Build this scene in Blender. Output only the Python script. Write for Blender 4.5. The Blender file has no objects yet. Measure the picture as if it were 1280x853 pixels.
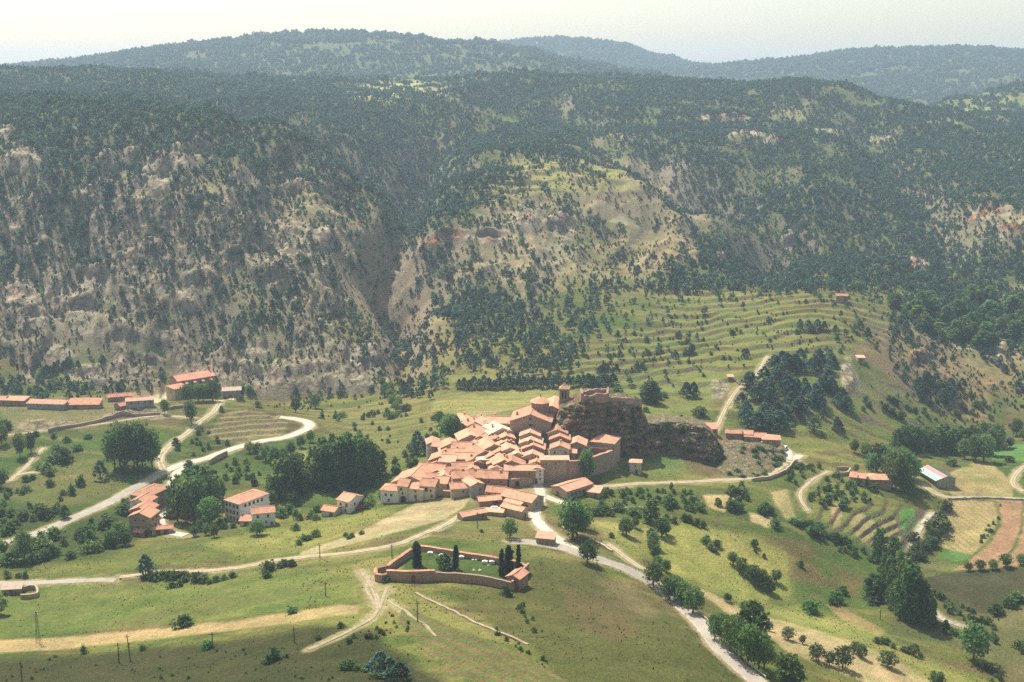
import bpy, bmesh, math, random
import numpy as np
random.seed(7); RNG = np.random.default_rng(7)
S = bpy.context.scene
COL = S.collection

# ------------------------------------------------------------------ camera, sky, sun, exposure
F, CX, CY, CAMZ = 1500.0, 640.0, 426.5, 170.0            # focal length in photo pixels, centre, eye height
PITCH = math.atan(326.5 / F)
cam = bpy.data.cameras.new('camera'); camo = bpy.data.objects.new('camera', cam); COL.objects.link(camo)
cam.sensor_width = 36.0; cam.lens = F / 1280 * 36.0
cam.clip_start = 1.0; cam.clip_end = 40000
camo.location = (0, 0, CAMZ); camo.rotation_euler = (math.pi / 2 - PITCH, 0, 0)
S.camera = camo
SUN_EL, SUN_AZ = math.radians(57), math.radians(-36)     # azimuth from +Y towards +X
wd = bpy.data.worlds.new('World'); S.world = wd; wd.use_nodes = True
nt = wd.node_tree; bg = nt.nodes['Background']
sky = nt.nodes.new('ShaderNodeTexSky'); sky.sky_type = 'NISHITA'; sky.sun_disc = False
sky.sun_elevation = SUN_EL; sky.sun_rotation = SUN_AZ
sky.altitude = 1300; sky.air_density = 1.0; sky.dust_density = 6.0; sky.ozone_density = 1.0
tint = nt.nodes.new('ShaderNodeMix'); tint.data_type = 'RGBA'; tint.blend_type = 'MULTIPLY'; tint.inputs[0].default_value = 1; tint.inputs[7].default_value = (1.0, .885, .70, 1)   # dusty summer air
nt.links.new(sky.outputs[0], tint.inputs[6]); nt.links.new(tint.outputs[2], bg.inputs[0]); bg.inputs[1].default_value = 0.13
sl = bpy.data.lights.new('sun', 'SUN'); sl.energy = 3.9; sl.angle = math.radians(0.6); sl.color = (1.0, 0.94, 0.84)
so = bpy.data.objects.new('sun', sl); COL.objects.link(so)
so.rotation_euler = (math.pi / 2 - SUN_EL, 0, math.pi - SUN_AZ)
so.location = (0, 0, 900)
S.view_settings.view_transform = 'Standard'; S.view_settings.look = 'None'
S.view_settings.exposure = 0.88; S.view_settings.gamma = 1.0
S.render.engine = 'CYCLES'
S.cycles.max_bounces = 6; S.cycles.diffuse_bounces = 2; S.cycles.volume_bounces = 1; S.cycles.transparent_max_bounces = 6
S.cycles.use_denoising = False

# ------------------------------------------------------------------ numbers: noise, rays
def _hash(ix, iy, seed):
    h = (ix.astype(np.int64) * 374761393 + iy.astype(np.int64) * 668265263 + seed * 974634777) & 0x7fffffff
    h = ((h ^ (h >> 13)) * 1274126177) & 0x7fffffff
    return ((h ^ (h >> 16)) & 0xffff) / 65535.0
def vnoise(x, y, seed=0):
    x = np.asarray(x, float); y = np.asarray(y, float)
    ix = np.floor(x); iy = np.floor(y); fx = x - ix; fy = y - iy
    fx = fx * fx * fx * (fx * (fx * 6 - 15) + 10); fy = fy * fy * fy * (fy * (fy * 6 - 15) + 10)
    a = _hash(ix, iy, seed); b = _hash(ix + 1, iy, seed); c = _hash(ix, iy + 1, seed); d = _hash(ix + 1, iy + 1, seed)
    return (a + (b - a) * fx) * (1 - fy) + (c + (d - c) * fx) * fy          # 0..1
def fbm(x, y, seed=0, oct=4, gain=0.5):
    s = 0.0; a = 1.0; t = 0.0
    for o in range(oct):
        s = s + a * (vnoise(x, y, seed + o * 17) * 2 - 1); t += a
        x = x * 2.03 + 11.3; y = y * 2.03 - 7.1; a *= gain
    return s / t                                                              # -1..1
def ridged(x, y, seed=0, oct=4):
    s = 0.0; a = 1.0; t = 0.0
    for o in range(oct):
        s = s + a * (1 - np.abs(vnoise(x, y, seed + o * 31) * 2 - 1)); t += a
        x = x * 2.1 + 3.7; y = y * 2.1 + 9.2; a *= 0.5
    return s / t * 2 - 1
def sstep(e0, e1, x):
    t = np.clip((x - e0) / (e1 - e0), 0, 1); return t * t * (3 - 2 * t)
SP, CP = math.sin(PITCH), math.cos(PITCH)
def ray(px, py):
    h = F * CP + (CY - py) * SP
    return (px - CX) / h, (-F * SP + (CY - py) * CP) / h                     # dX/dY, dZ/dY
def proj(X, Y, Z):
    zz = Z - CAMZ
    d = Y * CP - zz * SP; u = Y * SP + zz * CP
    d = np.maximum(d, 1.0)
    return CX + F * X / d, CY - F * u / d
def in_poly(px, py, poly):
    px = np.asarray(px); py = np.asarray(py); r = np.zeros(px.shape, bool); n = len(poly)
    for i in range(n):
        x0, y0 = poly[i]; x1, y1 = poly[(i + 1) % n]
        if y0 == y1: continue
        c = ((y0 > py) != (y1 > py)) & (px < (x1 - x0) * (py - y0) / (y1 - y0) + x0)
        r ^= c
    return r

# ------------------------------------------------------------------ the shape of the land: surveyed points -> smooth surface
PTS = """0 853 300,200 853 285,420 853 272,640 853 262,850 853 285,1000 853 315,1150 853 345,1280 853 370,
0 800 345,220 790 335,440 765 325,640 790 305,800 800 310,900 800 328,1050 800 365,1200 800 400,
0 735 400,150 725 400,300 710 395,460 720 365,560 735 352,560 690 385,650 735 355,650 700 378,740 735 368,760 700 398,860 750 385,950 750 410,1050 750 428,1140 745 432,1280 740 440,
0 680 445,100 690 430,250 680 430,400 680 420,520 650 432,620 660 428,700 680 410,760 660 438,860 680 440,950 660 465,1060 680 475,1140 690 490,1250 680 490,
0 620 505,100 640 475,170 670 455,190 610 512,300 650 470,420 640 475,500 620 487,600 620 478,680 610 485,780 600 502,900 605 508,1020 600 530,1100 640 510,1160 620 540,1260 630 535,
0 570 560,150 580 540,240 560 565,330 600 520,420 600 515,480 580 530,560 580 510,640 560 518,700 570 510,780 585 520,880 590 528,1000 575 555,1100 580 580,1200 580 590,1280 560 640,
30 505 635,130 510 630,230 500 640,300 500 650,380 530 610,300 540 590,450 540 610,520 530 605,600 520 575,670 530 535,740 540 540,800 540 560,860 540 580,930 560 585,
1000 540 610,1100 540 640,1220 540 680,
20 480 720,100 490 700,200 478 735,350 492 715,450 500 700,560 505 640,640 495 665,800 490 660,880 500 650,1000 490 650,1100 480 690,1250 480 760,
20 420 762,150 400 772,300 420 757,430 430 752,20 330 822,150 300 838,300 300 838,420 320 842,20 220 890,150 210 903,280 210 912,400 240 935,0 178 955,-80 190 950,150 131 990,300 150 1020,400 192 1030,
535 250 975,500 297 905,577 216 1030,470 306 1075,500 252 1180,522 214 1265,800 245 1010,860 285 960,930 338 905,845 245 1190,905 285 1130,965 325 1060,500 400 850,500 460 755,480 250 1100,470 180 1250,
560 470 715,560 400 800,570 330 890,600 280 930,620 220 1060,640 200 1120,700 250 1000,700 330 900,700 400 800,680 470 700,760 210 1180,800 300 960,800 400 800,560 200 1200,
560 150 1400,700 150 1450,640 100 1800,500 110 1700,420 100 1700,850 150 1450,850 200 1250,860 105 1750,300 103 1650,150 97 1700,20 92 1750,
760 470 690,900 460 690,1000 440 715,1080 420 735,860 400 800,960 390 800,1050 375 820,900 362 860,
950 330 960,1050 340 960,1000 250 1150,1100 250 1180,900 260 1100,1000 170 1400,1100 150 1500,1000 105 1650,1080 115 1650,1150 380 900,1180 450 780,1280 430 830,1280 360 960,1200 330 1000,1240 270 1080,1280 270 1060,1200 210 1300,1270 165 1450,
1230 118 2050,1150 145 2150,1280 108 2100,
-60 92 3000,50 76 3000,150 61 3100,300 41 3200,420 35 3200,520 44 3200,640 51 3100,720 66 2900,820 93 2600,
640 47 4600,740 42 4600,830 64 4500,880 80 4400,905 76 6500,
930 76 3800,1050 60 3800,1180 53 3800,1280 59 3800,1400 62 3800,1050 108 2800,1180 135 2600"""
cps = []
for s in PTS.replace('\n', '').split(','):
    px, py, Y = map(float, s.split()); a, b = ray(px, py); cps.append((a, Y, CAMZ + b * Y))
for px, Y, z in [(100, 1300, 138), (300, 1330, 140), (0, 1250, 130), (150, 2300, 160), (420, 2300, 165), (640, 2300, 165), (850, 2200, 158), (1000, 2100, 130), (1120, 1900, 110),
                 (1200, 1750, 105), (640, 3800, 200), (900, 3500, 160), (900, 5200, 170), (1200, 5200, 180), (300, 5200, 180), (640, 6800, 160), (100, 6800, 160), (1200, 6800, 160),
                 (640, 9000, 120), (0, 9000, 120), (1280, 9000, 120), (640, 190, 62), (200, 200, 58), (1000, 215, 55), (1280, 240, 48), (640, 120, 98), (100, 120, 100), (1200, 120, 95),
                 (-300, 400, 15), (-300, 650, 20), (-300, 1000, 150), (-300, 1600, 190), (-300, 3000, 190), (1600, 420, -5), (1600, 650, 10), (1600, 1000, 90), (1600, 1600, 170), (1600, 3000, 190)]:
    a, b = ray(px, 100); cps.append((a, Y, z))
cps = np.array(cps)
cu, cv, cz = cps[:, 0], np.log(cps[:, 1]), cps[:, 2]
def tps(r2): return np.where(r2 > 1e-12, 0.5 * r2 * np.log(np.maximum(r2, 1e-12)), 0)
n = len(cu)
K = tps((cu[:, None] - cu) ** 2 + (cv[:, None] - cv) ** 2) + np.eye(n) * 2e-4
P = np.stack([np.ones(n), cu, cv], 1)
A = np.block([[K, P], [P.T, np.zeros((3, 3))]])
sol = np.linalg.solve(A, np.concatenate([cz, np.zeros(3)])); wk, wp = sol[:n], sol[n:]
GU = np.linspace(-1.6, 1.6, 260); GV = np.linspace(math.log(60), math.log(14000), 220)
gu, gv = np.meshgrid(np.clip(GU, -0.8, 0.8), np.clip(GV, math.log(110), math.log(10000)))
RB = wp[0] + wp[1] * gu + wp[2] * gv
for k in range(n): RB = RB + wk[k] * tps((gu - cu[k]) ** 2 + (gv - cv[k]) ** 2)
def bil(G, fi, fj):
    fi = np.clip(fi, 0, G.shape[1] - 1.001); fj = np.clip(fj, 0, G.shape[0] - 1.001)
    i = fi.astype(int); j = fj.astype(int); x = fi - i; y = fj - j
    return (G[j, i] * (1 - x) + G[j, i + 1] * x) * (1 - y) + (G[j + 1, i] * (1 - x) + G[j + 1, i + 1] * x) * y
def Wd(Y): return 0.5 * (Y + 110 + np.sqrt((Y - 110) ** 2 + 3600))            # like max(Y, 110)
def base_h(X, Y):
    w = Wd(Y)
    z = bil(RB, (X / w - GU[0]) / (GU[1] - GU[0]), (np.log(w) - GV[0]) / (GV[1] - GV[0]))
    t = sstep(200, 20, Y)                                                      # the hill the camera stands on
    z = z * (1 - t) + (166 - 0.02 * np.abs(X) - 0.36 * Y * (Y > 0) - 0.02 * Y * (Y < 0)) * t
    return np.where(Y < 250, np.minimum(z, 164.5 - .565 * np.maximum(Y, 0)), z)

# ---- maps drawn over the photograph and laid on the land (tree cover of the mountains, 40 x 20 px cells)
DENS = """99999999999999999999999999999999
99999987877323788789999998989998
88999999998777886688888889988887
79898999999988878877888877788876
67887899999999887755788878878888
56787678999999866677888877888887
46676545899999964332479988888888
57765436677999952223389998888888
67766636542899841222258998988877
77766665432589621111246888888754
77665665544468511221236888778754
76765565554346331111147888877775
66655464454435532112368777777889
64555545434424644233578888888899
54445554443233874455665566677789
43344555443222886566772222233789
43344455333322876566641122113567
33334445333333566666542111112245
33333333333333446666553111122113
24433323333233234556522111112211
23322222222222111000111111122223
11111111111111000000111111122222"""
DG = np.array([[int(c) for c in r] for r in DENS.split('\n')], float)
def cover(px, py):
    return bil(DG, (px - 20) / 40, (py - 90) / 20)
TERR = [  # terraced ground: polygon, step height
    ([(690, 470), (730, 440), (800, 405), (840, 362), (960, 362), (1060, 368), (1110, 385), (1130, 440), (1060, 445), (1050, 480), (930, 455), (900, 490), (810, 500), (760, 480)], 2.6, 15, .05),
    ([(600, 250), (620, 205), (690, 200), (780, 208), (780, 240), (700, 245)], 3.0, 22, .05),
    ([(250, 545), (270, 520), (310, 505), (365, 520), (385, 540), (330, 552), (262, 570)], 2.2, 8.5, .55),
    ([(1000, 600), (1060, 600), (1130, 640), (1125, 690), (1050, 670), (1000, 640)], 1.8),
    ([(440, 118), (450, 100), (530, 100), (530, 122)], 3.0),
    ([(400, 530), (470, 505), (560, 520), (540, 570), (480, 580), (420, 560)], 1.0, 13, -.1),
    ([(930, 460), (1060, 480), (1230, 470), (1230, 540), (1000, 550), (930, 530)], 1.6, 16, -.15),
]
def soft_poly(px, py, poly, r):
    xs = [p[0] for p in poly]; ys = [p[1] for p in poly]
    m = np.zeros(px.shape)
    bb = (px > min(xs) - r) & (px < max(xs) + r) & (py > min(ys) - r) & (py < max(ys) + r)
    if bb.any():
        a = px[bb]; b = py[bb]; s = 0.0
        for dx, dy in ((0, 0), (r, 0), (-r, 0), (0, r * .7), (0, -r * .7), (r * .5, r * .4), (-r * .5, r * .4), (r * .5, -r * .4), (-r * .5, -r * .4)):
            s = s + in_poly(a + dx, b + dy, poly)
        m[bb] = s / 9
    return m
# bare crags on the mountains: x, y, rx, ry (photo pixels), redness
CRAGS = [(205, 215, 12, 24, .1), (225, 195, 20, 12, .2), (262, 345, 12, 26, .2), (110, 385, 14, 34, .15), (45, 395, 12, 26, .2), (150, 420, 30, 16, .1), (230, 380, 20, 18, .05), (320, 440, 24, 12, .1), (212, 205, 26, 14, .2), (192, 232, 16, 16, .1), (250, 192, 18, 9, .25), (28, 200, 26, 20, .1), (8, 165, 14, 12, .1), (135, 205, 16, 12, .2), (165, 195, 9, 14, .35), (90, 395, 34, 28, .2),
         (25, 370, 24, 22, .3), (70, 445, 20, 14, .1), (250, 355, 22, 22, .1), (345, 350, 14, 18, .1), (290, 325, 12, 8, .5), (565, 300, 26, 9, .9), (540, 305, 18, 8, .8), (660, 275, 22, 12, .4), (700, 285, 18, 12, .3),
         (620, 300, 24, 10, .5), (1235, 265, 26, 10, .6), (1265, 290, 20, 10, .9), (1215, 275, 14, 8, .6), (370, 470, 50, 18, .2), (455, 450, 24, 26, .2), (300, 465, 40, 12, .05), (900, 150, 40, 5, .5), (930, 172, 30, 4, .3), (965, 180, 10, 5, .2),
         (1100, 175, 22, 5, .3), (1040, 165, 20, 4, .2), (985, 300, 10, 14, .2), (900, 320, 12, 8, .1), (120, 470, 40, 12, .1), (410, 300, 20, 14, .1), (380, 240, 30, 10, -.2), (1150, 330, 18, 10, .5), (120, 360, 18, 30, .1), (440, 480, 30, 12, .3),
         (1060, 470, 12, 26, .1), (1150, 450, 18, 12, .5), (1180, 480, 18, 20, .5), (900, 490, 14, 10, .1), (170, 520, 40, 7, .1), (60, 530, 40, 8, .05), (20, 690, 14, 12, .3)]
def crag_mask(px, py, X, Y):
    wx = px + 7 * fbm(X / 30, Y / 30, 91, 3); wy = py + 7 * fbm(X / 30, Y / 30, 92, 3)
    m = np.zeros(px.shape); red = np.zeros(px.shape)
    for x, y, rx, ry, r in CRAGS:
        q = np.exp(-1.2 * (((wx - x) / rx) ** 2 + ((wy - y) / ry) ** 2) ** 1.5)
        m = np.maximum(m, q); red = np.maximum(red, q * max(r, 0))
    return m, red

# ---- roads and tracks: name, width in metres, kind, points in the photograph, label
ROADS = [
    ('road', 5.6, 'asphalt', [(-20, 690), (0, 682), (60, 662), (110, 640), (160, 615), (200, 592), (212, 587)]),
    ('road', 6.0, 'concrete', [(207, 589), (230, 580), (262, 572), (290, 562), (330, 551), (360, 546), (384, 536), (386, 530), (374, 525), (350, 521)]),
    ('track', 3.6, 'dirt', [(204, 588), (200, 574), (212, 557), (232, 543), (250, 527), (272, 508), (290, 497)]),
    ('street', 4.6, 'concrete', [(232, 578), (221, 592), (210, 615), (203, 640), (201, 656), (214, 666), (232, 669)]),
    ('road', 5.0, 'asphalt', [(640, 676), (668, 679), (700, 684), (740, 697), (790, 715), (830, 740), (868, 773), (893, 803), (920, 830), (952, 858), (970, 880)]),
    ('street', 5.0, 'concrete', [(671, 604), (676, 622), (668, 642), (678, 659), (702, 678), (722, 690)]),
    ('street', 4.0, 'concrete', [(676, 618), (700, 628), (725, 634)]),
    ('track', 3.4, 'dirt', [(728, 608), (760, 608), (800, 605), (860, 603), (930, 599), (960, 593), (983, 580)]),
    ('road', 5.0, 'concrete', [(978, 560), (985, 566), (986, 576), (1000, 570)]),
    ('track', 3.6, 'dirt', [(1142, 597), (1156, 608), (1180, 621), (1210, 623), (1250, 623), (1290, 625)]),
    ('track', 2.6, 'dirt', [(1280, 615), (1266, 605), (1272, 590), (1290, 578)]),
    ('track', 2.6, 'dirt', [(1142, 597), (1130, 580), (1148, 570), (1180, 566)]),
    ('road', 3.6, 'asphalt', [(-20, 731), (0, 730), (60, 728), (145, 725)]),
    ('track', 2.6, 'dirt', [(150, 722), (200, 715), (250, 714), (290, 711), (320, 706), (352, 700), (400, 695), (450, 689), (500, 679), (540, 664)]),
    ('track', 2.6, 'dirt', [(540, 664), (556, 657), (570, 648), (578, 644)]),
    ('track', 1.6, 'path', [(452, 714), (462, 728), (470, 745), (474, 762)]),
    ('track', 1.0, 'path', [(462, 722), (458, 735), (464, 748), (474, 760), (480, 745), (484, 735)]),
    ('track', 1.1, 'path', [(474, 762), (462, 775), (440, 787), (415, 800), (385, 813)]),
    ('track', .8, 'path', [(486, 752), (505, 764), (525, 778), (545, 795)]),
    ('track', 2.2, 'dirt', [(760, 680), (780, 695), (800, 709), (812, 716)]),
    ('track', 1.6, 'dirt', [(1255, 455), (1248, 440), (1256, 422)]),
    ('track', 2.0, 'dirt', [(60, 590), (30, 592), (10, 600)]),
    ('track', 2.2, 'dirt', [(12, 602), (28, 588), (45, 570), (55, 560)]),
    ('track', 2.4, 'dirt', [(180, 522), (215, 521), (245, 523)]),
    ('track', 1.6, 'dirt', [(0, 545), (60, 538), (120, 531), (180, 522)]),
    ('track', 2.4, 'dirt', [(893, 540), (905, 515), (920, 490), (945, 470), (960, 445)]),
    ('stream', 3.0, 'bed', [(1165, 640), (1152, 655), (1142, 680), (1134, 700), (1130, 722), (1150, 745), (1175, 770), (1210, 785)]),
    ('track', 1.6, 'dirt', [(1010, 640), (1000, 620), (1010, 605), (1035, 590)]),
]
# ---- fields: name, polygon, base colour, furrow (period m, angle deg, strength, second colour), label-free structure
FIELDS = [
    ('stubble_field', [(-20, 803), (0, 801), (60, 797), (200, 786), (330, 770), (430, 756), (447, 757), (448, 767), (330, 783), (200, 799), (80, 812), (0, 817), (-20, 818)], (.35, .26, .155), None),
    ('stubble_field', [(374, 690), (420, 676), (470, 655), (520, 628), (588, 624), (580, 634), (557, 649), (489, 667), (440, 680), (376, 698)], (.36, .29, .2), None),
    ('meadow', [(250, 680), (330, 662), (400, 652), (480, 634), (515, 628), (470, 652), (420, 672), (372, 688), (300, 694)], (.21, .205, .07), None),
    ('meadow', [(0, 730), (140, 728), (330, 722), (440, 712), (450, 752), (330, 766), (200, 782), (0, 797)], (.105, .14, .042), None),
    ('vineyard', [(500, 758), (525, 768), (560, 783), (610, 800), (660, 822), (710, 853), (730, 870), (600, 870), (545, 822), (505, 790), (498, 772)], (.165, .12, .07), (4.4, 50, 1.0, (.10, .14, .045))),
    ('ploughed_field', [(1187, 626), (1242, 627), (1249, 649), (1236, 672), (1215, 694), (1190, 690), (1173, 681)], (.36, .27, .165), (3.2, 75, .7, (.22, .19, .085))),
    ('ploughed_field', [(1246, 625), (1278, 625), (1276, 660), (1262, 690), (1235, 711), (1190, 713), (1215, 698), (1240, 676), (1253, 650)], (.34, .20, .145), (4, 60, .5, (.25, .145, .105))),
    ('ploughed_field', [(1280, 640), (1300, 640), (1300, 705), (1240, 710), (1266, 690), (1279, 662)], (.34, .20, .145), (4, 60, .5, (.25, .145, .105))),
    ('stubble_field', [(1190, 590), (1215, 579), (1240, 578), (1262, 600), (1268, 621), (1192, 620), (1180, 606)], (.31, .25, .14), (5, 40, .2, (.27, .22, .12))),
    ('ploughed_field', [(1150, 722), (1200, 714), (1290, 708), (1290, 752), (1240, 768), (1200, 765), (1155, 742)], (.05, .048, .03), (3, 20, .4, (.07, .062, .036))),
    ('ploughed_field', [(1240, 773), (1290, 758), (1290, 790), (1255, 785)], (.13, .12, .06), (3, 20, .3, (.14, .12, .07))),
    ('crop_field', [(1124, 638), (1144, 634), (1146, 658), (1135, 670), (1126, 660)], (.08, .21, .05), None),
    ('crop_field', [(1176, 688), (1200, 690), (1214, 696), (1196, 701), (1172, 696)], (.09, .19, .06), None),
    ('crop_field', [(1236, 558), (1290, 555), (1290, 577), (1240, 575)], (.09, .19, .06), None),
    ('stubble_field', [(855, 728), (880, 737), (930, 762), (985, 778), (1060, 800), (1120, 825), (1170, 855), (1100, 860), (1040, 838), (985, 815), (955, 790), (925, 780), (890, 752)], (.37, .29, .185), None),
    ('meadow', [(800, 652), (850, 655), (940, 668), (985, 690), (990, 745), (930, 755), (880, 735), (830, 715), (812, 690)], (.30, .30, .1), None),
    ('meadow', [(735, 650), (790, 655), (812, 690), (800, 704), (770, 680)], (.28, .26, .1), None),
    ('meadow', [(545, 500), (600, 490), (700, 480), (690, 500), (640, 512), (580, 518), (540, 515)], (.25, .235, .09), (14, 8, .6, (.17, .17, .07))),
    ('ploughed_strip', [(1030, 753), (1050, 757), (1110, 790), (1100, 797), (1060, 780)], (.21, .16, .085), None),
    ('meadow', [(1000, 755), (1110, 800), (1170, 830), (1240, 860), (1170, 860), (1120, 825), (1060, 800), (985, 778), (940, 760)], (.25, .25, .09), None),
    ('meadow', [(1155, 605), (1175, 598), (1190, 622), (1165, 618)], (.24, .21, .1), None),
    ('stubble_strip', [(965, 615), (985, 612), (992, 640), (1000, 655), (985, 650), (970, 632)], (.3, .25, .14), None),
    ('stubble_strip', [(1040, 630), (1058, 625), (1050, 655), (1042, 660)], (.31, .23, .14), None),
    ('stubble_strip', [(1075, 640), (1098, 655), (1095, 690), (1070, 670), (1060, 650)], (.29, .23, .13), (3, 80, .4, (.2, .18, .08))),
    ('stubble_strip', [(1102, 648), (1120, 650), (1128, 680), (1112, 690), (1100, 680)], (.28, .22, .12), None),
    ('bare_plot', [(880, 620), (915, 618), (925, 630), (905, 640), (885, 634)], (.38, .28, .17), None),
    ('bare_plot', [(935, 640), (960, 645), (975, 655), (960, 660), (940, 652)], (.4, .31, .2), None),
    ('vineyard', [(258, 548), (275, 522), (300, 510), (330, 515), (362, 528), (352, 545), (300, 555)], (.24, .19, .11), (6.0, 14, .5, (.16, .17, .07))),
    ('cemetery_lawn', [(486, 722), (520, 690), (590, 699), (655, 712), (640, 734), (600, 727), (545, 722)], (.06, .1, .03), None),
    ('farmyard', [(172, 495), (215, 483), (216, 500), (190, 505)], (.5, .44, .34), None),
    ('farmyard', [(125, 497), (215, 482), (218, 486), (180, 500)], (.38, .27, .17), None),
    ('meadow', [(810, 575), (850, 570), (862, 585), (835, 592), (810, 590)], (.1, .17, .06), None),
    ('meadow', [(330, 600), (360, 585), (372, 596), (350, 612)], (.22, .24, .08), None),
    ('meadow', [(350, 575), (385, 560), (400, 570), (385, 590), (360, 590)], (.21, .22, .08), None),
]

# ------------------------------------------------------------------ the land as one grid
aa = np.concatenate([[-1.5, -1.25, -1.05, -.9, -.8, -.72, -.66, -.61, -.57], np.linspace(-.535, .535, 800), [.57, .61, .66, .72, .8, .9, 1.05, 1.25, 1.5]])
yy = np.concatenate([np.linspace(-700, 200, 26), np.arange(212, 250, 4), np.arange(250, 330, .6), np.arange(330, 700, 1.15), np.arange(700, 1250, 1.45), 1250 * np.exp(np.linspace(0.0016, math.log(5200 / 1250), 170)), [5600, 6100, 6700, 7400, 8200]])
AA, YY = np.meshgrid(aa, yy); XX = AA * Wd(YY)
ZZ = base_h(XX, YY)
PX, PY = proj(XX, YY, ZZ)
mount = sstep(690, 850, YY) * (1 - sstep(650, 730, PX) * sstep(1170, 1090, PX) * sstep(330, 385, PY))
tmask = np.zeros(XX.shape); tz = np.zeros(XX.shape)
far = sstep(1200, 2200, YY)
def seg_dist(px, py, line):
    d = np.full(px.shape, 1e9)
    for (x0, y0), (x1, y1) in zip(line[:-1], line[1:]):
        t = np.clip(((px - x0) * (x1 - x0) + (py - y0) * (y1 - y0)) / ((x1 - x0) ** 2 + (y1 - y0) ** 2), 0, 1); d = np.minimum(d, np.hypot(px - x0 - t * (x1 - x0), py - y0 - t * (y1 - y0)))
    return d
for line, dep, sg in (([(545, 180), (520, 235), (488, 300), (482, 350), (500, 415), (506, 465)], 30, 24), ([(825, 210), (890, 285), (965, 340)], 24, 24), ([(1080, 150), (1130, 230), (1185, 320)], 20, 26), ([(690, 130), (740, 170), (800, 205)], 14, 18), ([(300, 160), (350, 215), (330, 290)], 12, 22)):   # ravines
    ZZ = ZZ - mount * dep * np.exp(-(seg_dist(PX + 8 * fbm(XX / 60, YY / 60, 131, 2), PY, line) / sg) ** 2)
ZZ = ZZ - 24 * sstep(1900, 2900, YY)
ZZ = ZZ + mount * ((ridged(XX / 130 + .25 * fbm(XX / 90, YY / 90, 5, 2), YY / 250, 3, 4) * (15 - 4 * far) + fbm(XX / 42, YY / 42, 8, 4) * 6))
ZZ = ZZ + (1 - mount) * sstep(230, 330, YY) * (fbm(XX / 60, YY / 60, 21, 3) * 1.1 + fbm(XX / 9, YY / 9, 22, 3) * .28)
PX, PY = proj(XX, YY, ZZ)
cragm, cragr = crag_mask(PX, PY, XX, YY)
def rib_mask(px, py, X, Y):
    rg = sstep(530, 470, px) * sstep(170, 260, py) * sstep(505, 488, py) * sstep(690, 720, Y)
    rb = ridged((X + .5 * Y) / 30 + .7 * fbm(X / 40, Y / 40, 93, 3), (Y - .4 * X) / 120, 94, 4)
    return rg * sstep(.12, .5, rb + .5 * fbm(X / 70, Y / 70, 95, 3))
ribs = rib_mask(PX, PY, XX, YY)
ZZ = ZZ + ribs * (3.5 * ridged(XX / 14, YY / 18, 47, 4) + 4.0)
rk = ZZ + 7 * fbm(XX / 30, YY / 30, 41, 3)
ZZ = ZZ + cragm * (.3 + .7 * mount) * (13.0 * (sstep(.35, .6, (rk / 16) % 1) - .5 - (((rk / 16) % 1) - .5)) + 4.5 * ridged(XX / 11, YY / 16, 43, 4) + 2.5)
riser = np.zeros(XX.shape)
for poly, st, *tp in TERR:
    m = soft_poly(PX, PY, poly, 12)
    if len(tp) == 2:                                             # terraces laid out along the slope: spacing, skew
        fr = ((YY - tp[1] * XX + 5 * tp[0] / 14 * fbm(XX / 60, YY / 60, 61, 3) + tp[0] * .9 * fbm(XX / 38, YY / 70, 62, 3)) / tp[0]) % 1
    else:
        fr = ((ZZ + 1.3 * fbm(XX / 55, YY / 55, 61, 3)) / st) % 1
    ZZ = ZZ + m * st * (sstep(.40, .60, fr) - fr) * .9
    riser = np.maximum(riser, m * sstep(.38, .46, fr) * sstep(.62, .54, fr) * sstep(-.35, .1, fbm(XX / 30, YY / 12, 63, 3)))
    tmask = np.maximum(tmask, m)
# roads: level the ground across them
def ground0(X, Y, Z=None):
    Z = ZZ if Z is None else Z
    fi = np.interp(X / Wd(Y), aa, np.arange(len(aa))); fj = np.interp(Y, yy, np.arange(len(yy)))
    return bil(Z, fi, fj)
def ground(x, y): return float(ground0(np.array([x]), np.array([y]))[0])
YS = np.concatenate([np.arange(215, 1400, .8), 1400 * np.exp(np.linspace(0.001, math.log(5000 / 1400), 300))])
def hit(px, py, dz=0.0):
    """first point of the land (raised by dz) seen at a photo pixel"""
    a, b = ray(px, py)
    d = CAMZ + b * YS - ground0(a * YS, YS) - dz
    k = np.argmax(d < 0)
    if d[k] >= 0: k = len(YS) - 1
    if k == 0: Y = YS[0]
    else:
        t = d[k - 1] / (d[k - 1] - d[k] + 1e-9); Y = YS[k - 1] + t * (YS[k] - YS[k - 1])
    return float(a * Y), float(Y)
def smooth_line(p, step):
    """resample a polyline of world points with a Catmull-Rom curve"""
    p = np.array(p, float); out = []
    q = np.vstack([2 * p[0] - p[1], p, 2 * p[-1] - p[-2]])
    for i in range(1, len(q) - 2):
        L = np.linalg.norm(q[i + 1] - q[i]); m = max(2, int(L / step))
        for k in range(m):
            t = k / m
            out.append(.5 * ((2 * q[i]) + (-q[i - 1] + q[i + 1]) * t + (2 * q[i - 1] - 5 * q[i] + 4 * q[i + 1] - q[i + 2]) * t * t + (-q[i - 1] + 3 * q[i] - 3 * q[i + 1] + q[i + 2]) * t ** 3))
    out.append(p[-1]); return np.array(out)
road_lines = []
rdist = np.full(XX.shape, 99.0)
for nm, w, kind, pts in ROADS:
    L = smooth_line([hit(*p) for p in pts], 1.6)
    z = ground0(L[:, 0], L[:, 1]); kk = np.ones(9) / 9
    z = np.convolve(np.pad(z, 4, mode='edge'), kk, 'valid')
    road_lines.append((nm, w, kind, L, z))
Z2 = ZZ.copy()
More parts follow.
